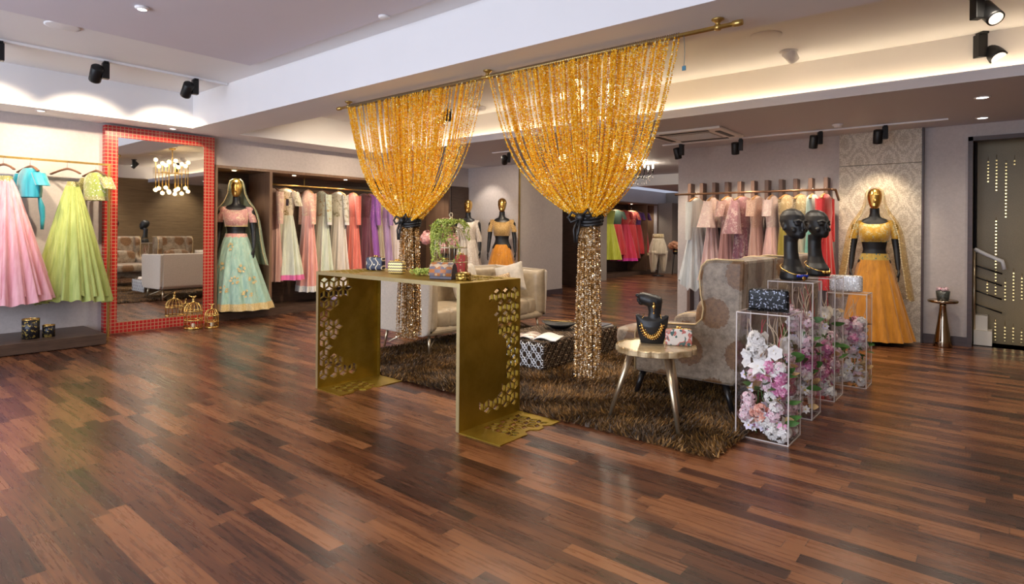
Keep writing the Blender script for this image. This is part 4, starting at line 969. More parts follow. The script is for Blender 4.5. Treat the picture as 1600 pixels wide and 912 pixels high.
# ================================================================ left wall: clothes stand, plinth, candles
pl = MB(); pl.bb(0, .775, -4.6, 0, 0.006, .115); tag(pl.build('display_plinth', M['darkwood'], None, (XL+.003, 2.077, 0), bevel=.004), 'low dark wood display plinth along the left wall under the skirts', 'plinth')
RXL = -7.74
sr = thing('clothes_stand', 'square brass clothes stand beside the red mirror holding the pink and green skirts', 'clothes rail', (RXL, 2.24, 0))
b = MB(); b.bb(-.011, .011, -4.2, .011, 1.913, 1.935); b.build('rail', M['goldrod'], sr)
b = MB(); b.bb(-.011, .011, -.011, .011, 0.0, 1.913); b.build('post', M['goldrod'], sr)
def Yx(px, py=260, x=RXL): return onx(px, py, x).y
tul = dict(pink=fabric('pink_tulle', (.72, .28, .34), (.84, .46, .50), 'dot', (.9, .75, .7), 28, .06), green=fabric('green_tulle', (.30, .37, .07), (.48, .54, .15), 'dot', (.85, .8, .6), 26, .06))
gsk = 'skirts on the brass clothes stand'
def skirt_hang(label, y, zt, zb, r1, mat, seed, band):
    s = thing('hanging_skirt', label, 'skirt', (RXL, y, 0), 1.15, gsk); r = random.Random(seed)
    for lay, (zz, k) in enumerate(((zb, 1.0), (zb+.05, .93))):
        rings = []; ph = r.uniform(0, 6)
        for i in range(25):
            q = i/24; rings.append(fold_ring(.045+(r1*k-.045)*q**.85, .035+(.215*k-.035)*q**.85, zt+(zz-zt)*q, 17-lay*4, .07+.10*q, ph, 170, zj=.02*q**4))
        b = MB(); b.loft(rings, cap=False); b.build('tulle_layer', mat, s)
    b = MB(); b.loft([fold_ring(.05, .04, zt+.015, 5, .05, 0), fold_ring(.058, .046, zt-.04, 5, .06, 0)], cap=False); b.build('waistband', band, s)
    return s
gb_ = fabric('jewelled_band', (.30, .28, .08), (.4, .36, .12), 'dot', (.85, .75, .5), 60, .3)
y1 = Yx(8, 470); skirt_hang('long pink tulle skirt at the left edge of the brass clothes stand', y1, 1.72, .46, .37, tul['pink'], 3, gb_)
y2 = Yx(112, 470); skirt_hang('long green tulle skirt on the brass clothes stand', y2, 1.70, .43, .33, tul['green'], 6, gb_)
hang((RXL, Yx(5), 1.913), .35, 'dark wooden hanger at the left edge above the pink skirt', 'hangers'); hang((RXL, Yx(105), 1.913), .45, 'dark wooden hanger above the green tulle skirt', 'hangers')
def blouse(label, y, mat, rz, L=.27, short=True, trim=None, tie=False):
    g = thing('hanging_blouse', label, 'blouse', (RXL, y, 1.913), rz, 'blouses on the brass clothes stand'); z0 = -.085
    b = MB(); b.loft([fold_ring(*q, 5, .03, 1) for q in ((.075, .05, z0-.004), (.140, .058, z0-.028), (.18, .064, z0-.055), (.168, .085, z0-.14), (.165, .088, z0-L*.8), (.160, .085, z0-L))], cap=False); b.build('body', mat, g)
    for s in (-1, 1):
        b = MB(); b.loft([[(s*(.165+.09*q)+x, y_, z0-.055-.13*q+z) for x, y_, z in fold_ring(.055-.004*q, .062, 0, 5, .04, 1, 40)] for q in (0, .35, .7, 1)], cap=False); b.build('sleeve', trim or mat, g)
    if trim: b = MB(); b.loft([fold_ring(.166, .091, z0-L+.035, 5, .03, 1), fold_ring(.164, .089, z0-L-.008, 9, .05, 1)], cap=False); b.build('hem_border', trim, g)
    if tie: b = MB(); b.tube([(-.02, .09, z0-L+.02), (-.03, .12, z0-L-.10), (-.01, .12, z0-L-.2), (-.02, .12, z0-L-.33)], [.012, .03, .024, .016], 8); b.build('back_tie', mat, g)
    return g
teal = fabric('turquoise_silk', (.01, .26, .34), (.02, .40, .48), None, rough=.4); grb = fabric('green_embroidered', (.28, .34, .05), (.40, .46, .10), 'dot', (.80, .72, .62), 34, .26)
blouse('turquoise silk blouse with hanging back ties on the brass clothes stand', Yx(47), teal, .22, .30, tie=True); hang((RXL, Yx(47), 1.913), .22, 'dark wooden hanger holding the turquoise blouse', 'hangers')
blouse('green embroidered blouse on the brass clothes stand beside the mirror', Yx(150), grb, .25, .30, trim=gb_); hang((RXL, Yx(150), 1.913), .25, 'dark wooden hanger holding the green embroidered blouse', 'hangers')
def candle(px, py, r, h, label):
    p = onx(px, py, -7.45); c = thing('candle_holder', label, 'candle holder', (-7.45, p.y, .1155), 0, 'black candle holders on the plinth')
    t = pat('black_gold_foliage', lambda t: t.set(col=t.mix(t.math('GREATER_THAN', t.noise(t.co(), 32, 3, .7), .57), (.015, .015, .02), (.42, .30, .08)), rough=.3, metal=.4)) if 'bgf' not in M else M['bgf']; M['bgf'] = t
    MB().lathe([(r, 0), (r, h), (r-.004, h), (r-.004, .02), (.002, .02)], n=32).build('cup', t, c); MB().lathe([(r+.001, h-.006), (r+.001, h+.001), (r-.005, h+.001), (r-.005, h-.006)], n=32, cap=False).build('rim', M['gold'], c)
candle(48, 530, .072, .195, 'taller black candle holder with gold leaf pattern on the plinth'); candle(76, 530, .053, .118, 'shorter black candle holder with gold leaf pattern on the plinth')
# ================================================================ red mosaic mirror
MX, MY0, MY1, MZ = -7.90, 2.245, 3.462, 2.395
mr = thing('wall_mirror', 'tall leaning mirror with a red mosaic tile frame on the left wall', 'mirror', (MX, (MY0+MY1)/2, 0))
t = NT('red_mosaic'); v = t.co('Object'); s = t.node('SeparateXYZ'); t.link(v, s.inputs[0]); TS = .0415
fy = t.math('ABSOLUTE', t.math('SUBTRACT', t.math('FRACT', t.math('DIVIDE', s.outputs[1], TS)), .5)); fz = t.math('ABSOLUTE', t.math('SUBTRACT', t.math('FRACT', t.math('DIVIDE', s.outputs[2], TS)), .5)); mxx = t.math('MAXIMUM', fy, fz)
t.set(col=t.mix(t.math('GREATER_THAN', mxx, .41), t.mix(t.math('MULTIPLY', t.math('GREATER_THAN', mxx, .20), t.math('LESS_THAN', mxx, .28)), (.46, .018, .018), (.28, .01, .012)), (.40, .22, .13)), rough=.22); M['mosaic'] = t.m
hw_ = (MY1-MY0)/2; fw = .128
b = MB(); b.bb(-.095, 0, -hw_, -hw_+fw, 0.001, MZ); b.bb(-.095, 0, hw_-fw, hw_, 0.001, MZ); b.bb(-.095, 0, -hw_+fw, hw_-fw, MZ-fw, MZ); b.bb(-.095, 0, -hw_+fw, hw_-fw, 0.001, fw)
b.build('frame', M['mosaic'], mr)
t = NT('silver_mirror'); t.set(col=(.86, .86, .86), rough=.015, metal=1); MB().bb(-.02, -.006, -hw_+fw-.002, hw_-fw+.002, fw-.002, MZ-fw+.002).build('glass', t.m, mr, label='mirror glass')
def little_cage(px, py, x, R, H, label):
    p = onx(px, py, x); c = thing('birdcage_lantern', label, 'birdcage', (x, p.y, 0.001), .6, 'small gold birdcages by the mirror'); cage(c, R, H, R*1.05, M['gold'], 14, .0038, True)
    b = MB(); b.lathe([(.018, .016), (.018, .06), (.003, .062)], n=12); b.build('candle', plain('ivory_wax', (.8, .74, .6), .5), c); return c
little_cage(302, 512, -7.62, .100, .215, 'larger gold birdcage with a bird on top, standing before the red mirror'); little_cage(331, 512, -7.52, .075, .155, 'smaller gold birdcage with a bird on top, right of the larger one')
# ================================================================ wardrobe on the left wall
def wardrobe(y0, y1, parts, label, z0=.06, z1=2.06, xb=-8.62, rail=True):
    w_ = thing('wardrobe', label, 'wardrobe', (XL, y0, 0)); D = xb-XL; L = y1-y0
    def pb(nm, q, m): return MB().bb(*q).build(nm, m, w_)
    pb('back_panel', (D, D+.02, 0.03, L-.03, .1, z1-.02), M['darkwood']); pb('top_panel', (D, .012, 0, L, z1-.035, z1), M['midwood']); pb('base', (D, .012, 0, L, 0.001, .10), M['darkwood'])
    pb('side_panel', (D, .012, 0, .035, .10, z1-.035), M['midwood']); pb('side_panel', (D, .012, L-.035, L, .10, z1-.035), M['midwood'])
    for yp in parts: pb('partition', (D, .012, yp-y0-.02, yp-y0+.02, .10, z1-.035), M['midwood'])
    if rail:
        b = MB(); ys = (parts[0] if parts else y0)-y0; b.tube([(-.30, ys+.03, 1.88), (-.30, L-.05, 1.88)], .013, 10); b.build('hanging_rail', M['goldrod'], w_)
        for q in (.2, .8): b = MB(); b.tube([(-.30, ys+(L-ys)*q, 1.89), (-.30, ys+(L-ys)*q, z1-.036)], .006, 6); b.build('rail_support', M['goldrod'], w_)
    for k in range(int(L/.9)+1):
        b = MB(); b.lathe([(.028, -.003), (.028, 0), (.02, 0.001)], n=16); b.build('downlight', emit('wardrobe_lamp', (1, .82, .6), 6), w_, (-.2, .35+k*.9, z1-.037))
        lo = light('SPOT', 'wardrobe_lamp_light', (XL-.2+.05, y0+.35+k*.9, z1-.06), (XL-.15, y0+.35+k*.9, 0), 14, SOFT, .03, angle=120, blend=.8)
    return w_
wardrobe(3.51, 7.80, [4.285], 'dark wood wardrobe built into the left wall with a gold rail of gowns')
RW, ZW = -8.30, 1.88+.012
F_ = fabric
gw = 'gowns in the left wardrobe'
gold_b = F_('gold_hem', (.55, .38, .12), (.70, .52, .22), 'dot', (.85, .7, .45), 80, .3, metal=.2); silver_b = F_('silver_hem', (.60, .57, .52), (.75, .72, .68), 'dot', (.9, .88, .85), 80, .3)
LIST = [
 (427, 'dusty pink embroidered gown at the left end of the wardrobe rail', F_('dusty_pink', (.58, .34, .28), (.70, .45, .38)), F_('dusty_pink_emb', (.58, .36, .28), None, 'vine', (.75, .6, .4), 50), None, 'long', 1.44, .16),
 (445, 'mint gown with cream bodice and pink trim in the wardrobe', F_('pale_mint', (.52, .56, .44), (.68, .72, .58)), F_('cream_emb', (.66, .58, .42), None, 'vine', (.30, .24, .10), 60), F_('pink_edge', (.72, .14, .36)), 'short', 1.42, .26),
 (481, 'salmon pink gown with embroidered sleeve in the wardrobe', F_('salmon', (.66, .27, .22), (.78, .40, .34)), F_('salmon_emb', (.62, .32, .24), None, 'vine', (.8, .62, .4), 55), silver_b, 'long', 1.62, .22),
 (503, 'pale mint gown embroidered with gold leaves in the wardrobe', F_('mint_emb_s', (.50, .55, .42), (.64, .68, .54), 'dot', (.7, .55, .3), 30, .12), F_('mint_emb', (.50, .54, .40), None, 'vine', (.42, .30, .12), 55), silver_b, 'long', 1.60, .24),
 (528, 'ivory gown with silver cuffs in the wardrobe', F_('ivory_s', (.60, .52, .44), (.74, .66, .58), 'dot', (.85, .8, .7), 36, .12), F_('ivory_emb', (.64, .58, .48), None, 'vine', (.34, .28, .16), 60), silver_b, 'long', 1.58, .22),
 (551, 'coral red gown in the wardrobe', F_('coral', (.60, .11, .07), (.78, .22, .16)), F_('coral_b', (.62, .13, .09), None, 'dot', (.85, .6, .35), 50, .15), None, 'long', 1.55, .20),
 (569, 'dark maroon gown in the wardrobe', F_('maroon', (.10, .02, .04), (.17, .04, .07)), F_('maroon_b', (.09, .015, .03), None, 'dot', (.5, .35, .2), 60, .15), None, None, 1.5, .2),
 (578, 'bright purple gown with gold dots in the wardrobe', F_('purple', (.22, .05, .32), (.36, .12, .46)), F_('purple_b', (.28, .08, .38), None, 'dot', (.75, .55, .35), 50, .18), None, 'long', 1.5, .2),
 (589, 'beige gown between the purple ones in the wardrobe', F_('beige_g', (.40, .32, .22), (.52, .43, .30)), F_('beige_b', (.42, .33, .2), None), None, None, 1.5, .2),
 (599, 'lilac gown in the wardrobe', F_('lilac_g', (.34, .20, .40), (.50, .34, .55)), F_('lilac_b', (.36, .2, .42), None, 'dot', (.7, .55, .5), 50, .15), None, 'long', 1.5, .2),
 (613, 'pale pink gown behind the bead curtain in the wardrobe', F_('palepink_g', (.66, .54, .48), (.80, .70, .64)), F_('palepink_b', (.66, .54, .46), None, 'dot', (.8, .7, .5), 50, .15), None, 'long', 1.52, .22),
 (629, 'orange gown behind the bead curtain in the wardrobe', F_('orange_g', (.62, .24, .01), (.78, .36, .03)), F_('orange_b', (.62, .26, .02), None), None, 'long', 1.5, .24),
]
for i, (px, lab, sk, bo, hm, sl, L, fl) in enumerate(LIST):
    y = onx(px, 330, RW).y
    garment(lab, gw, (RW, y, ZW), .0+.14*math.sin(i*2.1) if i != 1 else .45, L, sk, bo, hm, sl, flare=fl, seed=i+2, hk='l' if i % 3 else 'd', cuff=silver_b if i in (3, 4) else None, slen=.46, tag_=(i == 1))
b = MB(); rbox(b, (0, 0, .035), (.34, .42, .07), .3); b2 = tag(b.build('folded_shawl', F_('lavender_silk', (.50, .36, .55), (.66, .52, .70)), None, (-8.14, onx(540, 470, -8.14).y, .101), .2), 'folded lavender shawl lying on the base of the left wardrobe', 'shawl')
# ================================================================ mannequins
def mannequin(name, label, loc, rz, s, group=None, headmat=None, arms=True):
    m = thing(name, label, 'mannequin', loc, rz, group); m.scale = (s, s, s)
    b = MB(); R_ = lambda z, rx, ry, cy=0: [(rx*math.cos(2*PI*k/32), cy+ry*math.sin(2*PI*k/32), z) for k in range(32)]
    b.loft([R_(*q) for q in ((.84, .10, .08), (.88, .165, .105), (.95, .172, .112), (1.03, .130, .09), (1.09, .116, .082), (1.18, .132, .095), (1.28, .148, .108), (1.36, .160, .098), (1.42, .165, .075), (1.452, .115, .058), (1.475, .062, .052), (1.52, .050, .047), (1.585, .050, .050))])
    for sx in (-1, 1):
        b.ball((sx*.068, -.078, 1.27), (.062, .042, .056), 14, 10)
        if arms:
            b.tube([(sx*.150, .005, 1.415), (sx*.195, .005, 1.36), (sx*.212, .012, 1.18), (sx*.222, .008, 1.10), (sx*.232, -.02, .96), (sx*.238, -.045, .86)], [.045, .046, .040, .036, .031, .022], 12)
            b.ball((sx*.241, -.058, .815), (.017, .034, .045), 10, 8)
            for k in range(4): y = -.088+k*.019; b.tube([(sx*.243, y, .79), (sx*.240, y-.004, .745-.006*abs(k-1.4)), (sx*.232, y-.006, .712+.007*abs(k-1.4))], [.0095, .0088, .007], 7)
            b.tube([(sx*.236, -.085, .825), (sx*.226, -.108, .795), (sx*.222, -.114, .768)], [.011, .0095, .0075], 7)
        b.tube([(sx*.085, 0, .92), (sx*.082, 0, .70), (sx*.078, .005, .48), (sx*.076, .015, .36), (sx*.072, .01, .10)], [.085, .075, .052, .05, .034], 12); b.ball((sx*.074, -.05, .055), (.04, .105, .04), 12, 8)
    b.build('body', M['black'], m, remesh=.0085)
    b = MB(); b.loft([[(w*math.cos(2*PI*k/28), cy+dd*math.sin(2*PI*k/28), z) for k in range(28)] for z, w, dd, cy in ((1.567, .012, .02, -.042), (1.575, .034, .046, -.036), (1.60, .052, .068, -.022), (1.64, .065, .082, -.008), (1.69, .075, .094, .004), (1.735, .077, .097, .010), (1.775, .068, .086, .014), (1.802, .046, .060, .017), (1.815, .018, .024, .02), (1.818, .002, .003, .02))])
    b.tube([(0, -.080, 1.70), (0, -.089, 1.67), (0, -.092, 1.655), (0, -.078, 1.645)], [.006, .009, .011, .006], 8)
    b.build('head', headmat or M['gold'], m, remesh=.006, label='polished gold head')
    b = MB(); b.lathe([(.17, 0.001), (.175, .004), (.17, .012), (.02, .014)], n=32); b.build('stand_base', M['iron'], m)
    return m
def choli(m, mat, z0=1.165, trim=None, sleeve='short', neck=.085):
    b = MB(); R_ = lambda z, rx, ry, cy=0: [(rx*math.cos(2*PI*k/40), cy+ry*math.sin(2*PI*k/40)-(.022*max(0, -math.sin(2*PI*k/40))**2 if 1.2 < z < 1.33 else 0), z-(.045*max(0, -math.sin(2*PI*k/40))**3 if z > 1.41 else 0)) for k in range(40)]
    b.loft([R_(*q) for q in ((z0, .142, .106), (1.22, .152, .122, -.01), (1.28, .162, .134, -.012), (1.34, .168, .118, -.004), (1.39, .172, .096), (1.425, .160, .078), (1.448, neck+.03, .066), (1.452, neck, .062))], cap=False); b.build('blouse', mat, m)
    for sx in (-1, 1):
        n = 8 if sleeve == 'short' else 12; zz = (1.22 if sleeve == 'short' else 1.03)
        b = MB(); b.loft([[(sx*(.155+.062*min(q*1.1, 1))+.053*(1-.1*q)*math.cos(2*PI*k/24), .006+.053*(1-.1*q)*math.sin(2*PI*k/24), 1.415+(zz-1.415)*q+(.02*(1-q))) for k in range(24)] for q in [i/n for i in range(n+1)]], cap=False); sl = b.build('sleeve', mat, m)
    if trim:
        b = MB(); b.loft([R_(z0+.03, .149, .113), R_(z0-.004, .146, .110)], cap=False); b.build('blouse_border', trim, m)
def lehenga(m, mat, hem, r1, zb=.04, wz=1.05, seed=1, band=None, nf=13, cx=0, amp=.09, border=.07):
    r = random.Random(seed); ph = r.uniform(0, 6); K = 26
    def R_(s, off=0): return fold_ring(.132+(r1-.132)*s**.8+off, .104+(r1*.92-.104)*s**.8+off, wz+(zb-wz)*s, nf, .012+amp*s, ph+.2*s, 130, cx=cx*s*s)
    b = MB(); b.loft([R_(i/K) for i in range(K+1)], cap=False); b.build('skirt', mat, m)
    if hem: b = MB(); b.loft([R_(1-border, .004), R_(1-border/2, .005), R_(1.002, .005)], cap=False); b.build('hem_border', hem, m)
    if band: b = MB(); b.loft([fold_ring(.138, .110, wz+.015, 3, 0, 0), fold_ring(.146, .118, wz-.02, 3, 0, 0), fold_ring(.158, .130, wz-.06, 3, 0, 0)], cap=False); b.build('waistband', band, m)
def veil(m, mat, trim, zb=.55, wide=1.0, open_=52, tr_bead=.0085):
    b = MB(); vs = []; n = 40; rows = [(1.832, .006, .006, .015), (1.825, .05, .055, .012), (1.79, .092, .108, .008), (1.72, .108, .125, .01), (1.62, .118, .13, .02), (1.50, .175, .125, .03), (1.42, .225*wide, .125, .03), (1.25, .275*wide, .15, .03), (1.0, .30*wide, .18, .04), (.8, .33*wide, .21, .05), (zb, .37*wide, .24, .06)]
    for i, (z, rx, ry, cy) in enumerate(rows):
        op = math.radians(open_ if z > 1.5 else open_-6+10*(i/10))
        for k in range(n+1):
            a = -PI/2+op+(2*PI-2*op)*k/n; f = 1+.035*math.sin(k*1.1)*(i > 4)
            vs.append((rx*f*math.cos(a), cy+ry*f*math.sin(a), z))
    fs = [(i*(n+1)+k, i*(n+1)+k+1, (i+1)*(n+1)+k+1, (i+1)*(n+1)+k) for i in range(len(rows)-1) for k in range(n)]
    b.add(vs, fs); v_ = b.build('veil', mat, m, sub=1)
    b = MB()
    for k in (0, n):
        pts = [vs[i*(n+1)+k] for i in range(1, len(rows))]; b.tube(pts, .004, 6)
        for i in range(len(pts)-1):
            for q in range(7):
                if tr_bead: b.ball([pts[i][j]+(pts[i+1][j]-pts[i][j])*q/7 for j in range(3)], tr_bead, 6, 4)
    b.build('veil_trim', trim, v_)
    return v_
mint = F_('mint_tulle', (.26, .46, .36), (.42, .60, .48), 'dot', (.62, .48, .26), 24, .12); pinkemb = F_('rose_emb', (.60, .27, .24), (.70, .36, .32), 'vine', (.8, .62, .45), 60)
p = onx(368, 480, -8.16)
mm = mannequin('mannequin', 'mannequin in mint skirt, rose blouse and green veil inside the wardrobe', (-8.16, onx(366, 480, -8.16).y+.02, .101), .92, .99)
choli(mm, pinkemb, trim=gold_b); lehenga(mm, mint, gold_b, .42, .03, seed=4, band=pinkemb, cx=.06, border=.09); veil(mm, net('mint_net', (.42, .50, .34), .50), gold_b, .62, 1.12, 68, 0)
sprb = MB(); sr_ = random.Random(6)
for aa, s0 in ((-1.75, .16), (-1.2, .45), (-1.9, .72), (-1.1, .78), (-2.1, .42), (-1.5, .60), (-.8, .60)):
    def srf(a, s): rr = .139+(.42-.132)*s**.8; q = .111+(.42*.92-.104)*s**.8; return Vector(((rr*1.04)*math.cos(a)+.06*s*s, (q*1.04)*math.sin(a), 1.05+(.03-1.05)*s))
    for k in range(8):
        an = 2*PI*k/8+sr_.random(); d1, d2 = .02, .062; w1 = .013
        def pt(d, o): x = d*math.cos(an)-o*math.sin(an); z = d*math.sin(an)+o*math.cos(an); return srf(aa+x/.3, s0-z/1.0)
        sprb.add([pt(d1, 0), pt((d1+d2)/2, w1), pt(d2, 0), pt((d1+d2)/2, -w1)], [(0, 1, 2, 3)])
sprb.build('embroidered_spray', gold_b, mm)
gm = 'mannequins in the wall alcove'
p = ony(731, 400, 7.92); iv = F_('ivory_sequin', (.58, .48, .38), (.78, .70, .60), 'dot', (.95, .9, .85), 46, .26, metal=.15)
m2 = mannequin('mannequin', 'gold-headed mannequin in an ivory sequinned gown in the alcove', (p.x, 7.92, 0.001), .55, .985, gm); choli(m2, iv, 1.02, sleeve='long'); lehenga(m2, iv, None, .36, .06, 1.10, seed=7, amp=.07)
p = ony(784, 400, 7.80); oc = F_('ochre_sequin', (.36, .20, .05), (.50, .30, .09), 'dot', (.75, .55, .25), 70, .3, metal=.2); og = F_('orange_tulle', (.68, .22, .004), (.84, .33, .01), 'dot', (.9, .8, .65), 34, .12)
m3 = mannequin('mannequin', 'gold-headed mannequin in ochre blouse and orange skirt in the alcove', (p.x, 7.80, 0.001), .60, .985, gm); choli(m3, oc, 1.15, sleeve='short'); lehenga(m3, og, None, .36, .06, 1.0, seed=8)
p = ony(1366, 400, 7.78); mu = F_('mustard_emb', (.52, .26, .004), (.66, .36, .01), 'vine', (.60, .52, .28), 45); blu = F_('jewel_band', (.45, .27, .03), (.6, .4, .06), 'dot', (.02, .16, .22), 34, .30); ot_ = F_('mustard_tulle', (.50, .185, .003), (.66, .27, .008), 'dot', (.85, .7, .35), 20, .05)
m4 = mannequin('mannequin', 'gold-headed mannequin in mustard bridal skirt and veil against the damask panel', (p.x, 7.78, 0.001), .16, .955); choli(m4, mu, 1.185, trim=blu); lehenga(m4, ot_, None, .36, .05, 1.03, seed=11, band=blu, nf=15, amp=.07, cx=.04); veil(m4, net('mustard_net', (.62, .36, .02), .34), F_('pearl_trim', (.62, .48, .22), (.8, .68, .42)), .50, 1.08)
for q in ('x',): pass
# ================================================================ slatted rack on the back wall
X0, X1 = ony(1077, 300, 8.02).x, ony(1290, 300, 8.02).x
rk = thing('slatted_clothes_rack', 'slatted wooden clothes rack with a bronze rail on the back wall', 'clothes rack', ((X0+X1)/2, YF, 0))
for k in range(11):
    x = X0+(X1-X0)*k/10-(X0+X1)/2; MB().bb(x-.024, x+.024, -.14, -.003, .11, 1.905).build('slat', M['slat'], rk, bevel=.003)
zr_ = 1.742; yr_ = 7.82-YF
b = MB(); b.tube([(X0-(X0+X1)/2-.12, yr_, zr_), (X1-(X0+X1)/2+.10, yr_, zr_)], .014, 10); b.tube([(X1-(X0+X1)/2+.10, yr_, zr_), (X1-(X0+X1)/2+.14, yr_+.04, zr_-.005), (X1-(X0+X1)/2+.145, yr_+.20, zr_-.12)], .014, 10); b.build('rail', plain('bronze_rail', (.22, .12, .07), .35, .7), rk)
b = MB(); b.bb(X0-(X0+X1)/2-.04, X1-(X0+X1)/2+.04, -.16, -.003, 0.001, .11); b.build('plinth', M['base'], rk)
gr_ = 'dresses on the slatted rack'
rose = F_('rose_dusty', (.46, .22, .20), (.58, .31, .28)); blush = F_('blush', (.68, .44, .42), (.80, .58, .54)); lace = F_('blush_lace', (.70, .50, .44), None, 'vine', (.85, .72, .62), 70); peach = F_('peach_d', (.60, .34, .27), (.72, .45, .36)); goldtop = F_('gold_top', (.42, .30, .14), None, 'vine', (.75, .62, .4), 60, metal=.1)
RL = [
 (1088, 'pale ice blue long dress at the left end of the slatted rack', F_('iceblue', (.50, .53, .55), (.66, .69, .70)), F_('iceblue_b', (.60, .61, .58), (.7, .7, .66)), None, 'long', None, 1.25, .26, dict(tail=.05)),
 (1113, 'blush dress with ruffled cape sleeves and ruffled hem on the slatted rack', blush, lace, None, 'bell', lace, 1.02, .19, dict(ruffle=1, slen=.34)),
 (1138, 'dusty rose dress with lace short sleeves on the slatted rack', rose, F_('rose_lace', (.50, .28, .24), None, 'vine', (.72, .54, .46), 60), None, 'short', None, 1.2, .17, {}),
 (1160, 'mauve floral dress with ruffled bell sleeves on the slatted rack', F_('mauve_floral', (.20, .06, .11), (.30, .12, .17), 'vine', (.50, .36, .36), 30), F_('mauve', (.34, .14, .17), (.44, .21, .23), 'vine', (.6, .42, .40), 34), None, 'bell', None, 1.25, .17, dict(slen=.42)),
 (1183, 'peach dress with beaded bodice on the slatted rack', peach, F_('peach_bead', (.60, .36, .26), None, 'dot', (.85, .66, .5), 70, .3), None, 'short', None, 1.2, .17, {}),
 (1207, 'blush gown with lace bodice and navy swing tag on the slatted rack', F_('blush2', (.68, .38, .34), (.80, .52, .46)), lace, None, 'short', None, 1.25, .22, dict(tag_=True)),
 (1229, 'olive gold skirt set with jewelled top on the slatted rack', F_('olive_gold', (.36, .27, .02), (.46, .36, .05)), goldtop, None, None, None, 1.2, .13, {}),
 (1252, 'pale gold embroidered dress behind the black heads on the rack', F_('palegold', (.50, .42, .30), (.60, .52, .38)), goldtop, None, None, None, 1.2, .15, {}),
 (1270, 'mint green dress behind the black heads on the slatted rack', F_('mintdress', (.16, .46, .36), (.26, .58, .46)), F_('mintdress_b', (.40, .58, .50), (.5, .66, .58)), None, None, None, 1.2, .15, {}),
 (1289, 'bright red dress at the right end of the slatted rack', F_('reddress', (.58, .01, .015), (.72, .03, .03)), F_('red_b', (.58, .012, .02), None, 'dot', (.8, .5, .3), 60, .12), None, 'long', None, 1.2, .17, dict(slen=.5)),
]
for i, (px, lab, sk, bo, hm, sl, sm_, L, fl, kw) in enumerate(RL):
    x = ony(px, 310, 7.82).x
    garment(lab, gr_, (x, 7.82, zr_+.013), 1.42+.14*math.sin(i*1.7), L, sk, bo, hm, sl, sm_, flare=fl, seed=i+30, w=.175, thick=.05, **kw)
# ================================================================ far room: second wardrobe, trousers, flowers
wardrobe(13.05, 16.45, [15.75], 'far dark wardrobe with red and yellow clothes seen past the curtain', z1=2.05)
gf = 'clothes in the far wardrobe'
far = [(951, 'lime yellow skirt set in the far wardrobe', F_('lime', (.50, .52, .02), (.64, .66, .05)), F_('lime_b', (.42, .46, .05), None), None, 1.42, .34), (963, 'dark green blouse with red skirt in the far wardrobe', F_('red_far', (.50, .01, .015), (.66, .03, .03)), F_('dgreen', (.04, .08, .05), None), None, 1.3, .26), (975, 'red and magenta gown in the far wardrobe', F_('magred', (.62, .012, .02), (.7, .02, .10)), F_('red_far_b', (.5, .02, .02), None, 'dot', (.75, .5, .25), 40, .2), F_('magenta', (.60, .01, .25), (.68, .02, .32)), 1.48, .34), (986, 'red gown with gold buttons in the far wardrobe', F_('red_far', (.5, .01, .01)), F_('red_gold', (.42, .02, .02), None, 'dot', (.75, .55, .25), 30, .3), None, 1.42, .24), (994, 'purple bodice red skirt in the far wardrobe', F_('red_far', (.5, .01, .01)), F_('violet_b', (.10, .02, .16), None, 'dot', (.6, .3, .5), 40, .2), None, 1.3, .24), (1003, 'red outfit with purple striped scarf at the right of the far wardrobe', F_('red_far', (.5, .01, .01)), F_('violet_b', (.10, .02, .16)), gold_b, 1.35, .22)]
for i, (px, lab, sk, bo, hm, L, fl) in enumerate(far):
    y = onx(px, 345, -8.25).y; garment(lab, gf, (-8.25, y, ZW), .8, L, sk, bo, hm, 'short' if i else None, flare=fl, seed=i+60, name='hanging_outfit', cat='outfit', hk='l')
p = onz(1020, 428); tx, ty = p.x+.1, p.y
tr_ = thing('trouser_form', 'dress form in draped beige trousers with gold belt in the far room', 'mannequin', (-7.45, ty-.55, 0.001), .9)
bt_ = F_('beige_silk', (.46, .37, .25), (.60, .50, .36)); b = MB(); b.loft([fold_ring(.16+.10*math.sin(PI*.55*q), .125+.07*math.sin(PI*.55*q), 1.05-.45*q, 11, .06*q, 1) for q in [i/10 for i in range(11)]], cap=True)
for sx in (-1, 1): b.loft([[(sx*(.125+.03*q)+x, y, z) for x, y, z in fold_ring(.135-.085*q**1.4, .165-.11*q**1.4, .70-.60*q, 9, .07, sx, 60)] for q in [i/10 for i in range(11)]])
b.build('trousers', bt_, tr_); b = MB(); b.loft([fold_ring(.16, .125, 1.04, 3, 0, 0), fold_ring(.165, .13, 1.10, 3, 0, 0), fold_ring(.15, .115, 1.17, 3, 0, 0)]); b.build('gold_top_form', goldtop, tr_)
b = MB(); b.lathe([(.16, 0), (.16, .015), (.015, .02), (.015, .5)], n=24); b.build('stand_base', M['iron'], tr_)
def flower_stand(loc, label, ht, head, nh, pot=.07):
    f = thing('flower_stand', label, 'flower stand', loc, 0, None)
    for k in range(3): a = 2*PI*k/3+.4; MB().tube([(.05*math.cos(a), .05*math.sin(a), ht), (.17*math.cos(a), .17*math.sin(a), 0.001)], .009, 6).build('leg', M['iron'], f)
    b = MB(); b.lathe([(.05, ht-.02), (pot, ht+.02), (pot, ht+.15), (pot-.008, ht+.15), (pot-.02, ht+.06), (.002, ht+.06)], n=24); b.build('pot', M['iron'], f); b = MB(); b.lathe([(pot+.002, ht+.06), (pot+.002, ht+.085)], n=24, cap=False); b.build('pot_band', M['gold'], f)
    r = random.Random(3)
    for k, (x, y, z, s) in enumerate(nh):
        c = head.copy(); COL.objects.link(c); c.parent = f; c.location = (x, y, ht+.15+z); c.scale = (s, s, s)
    return f
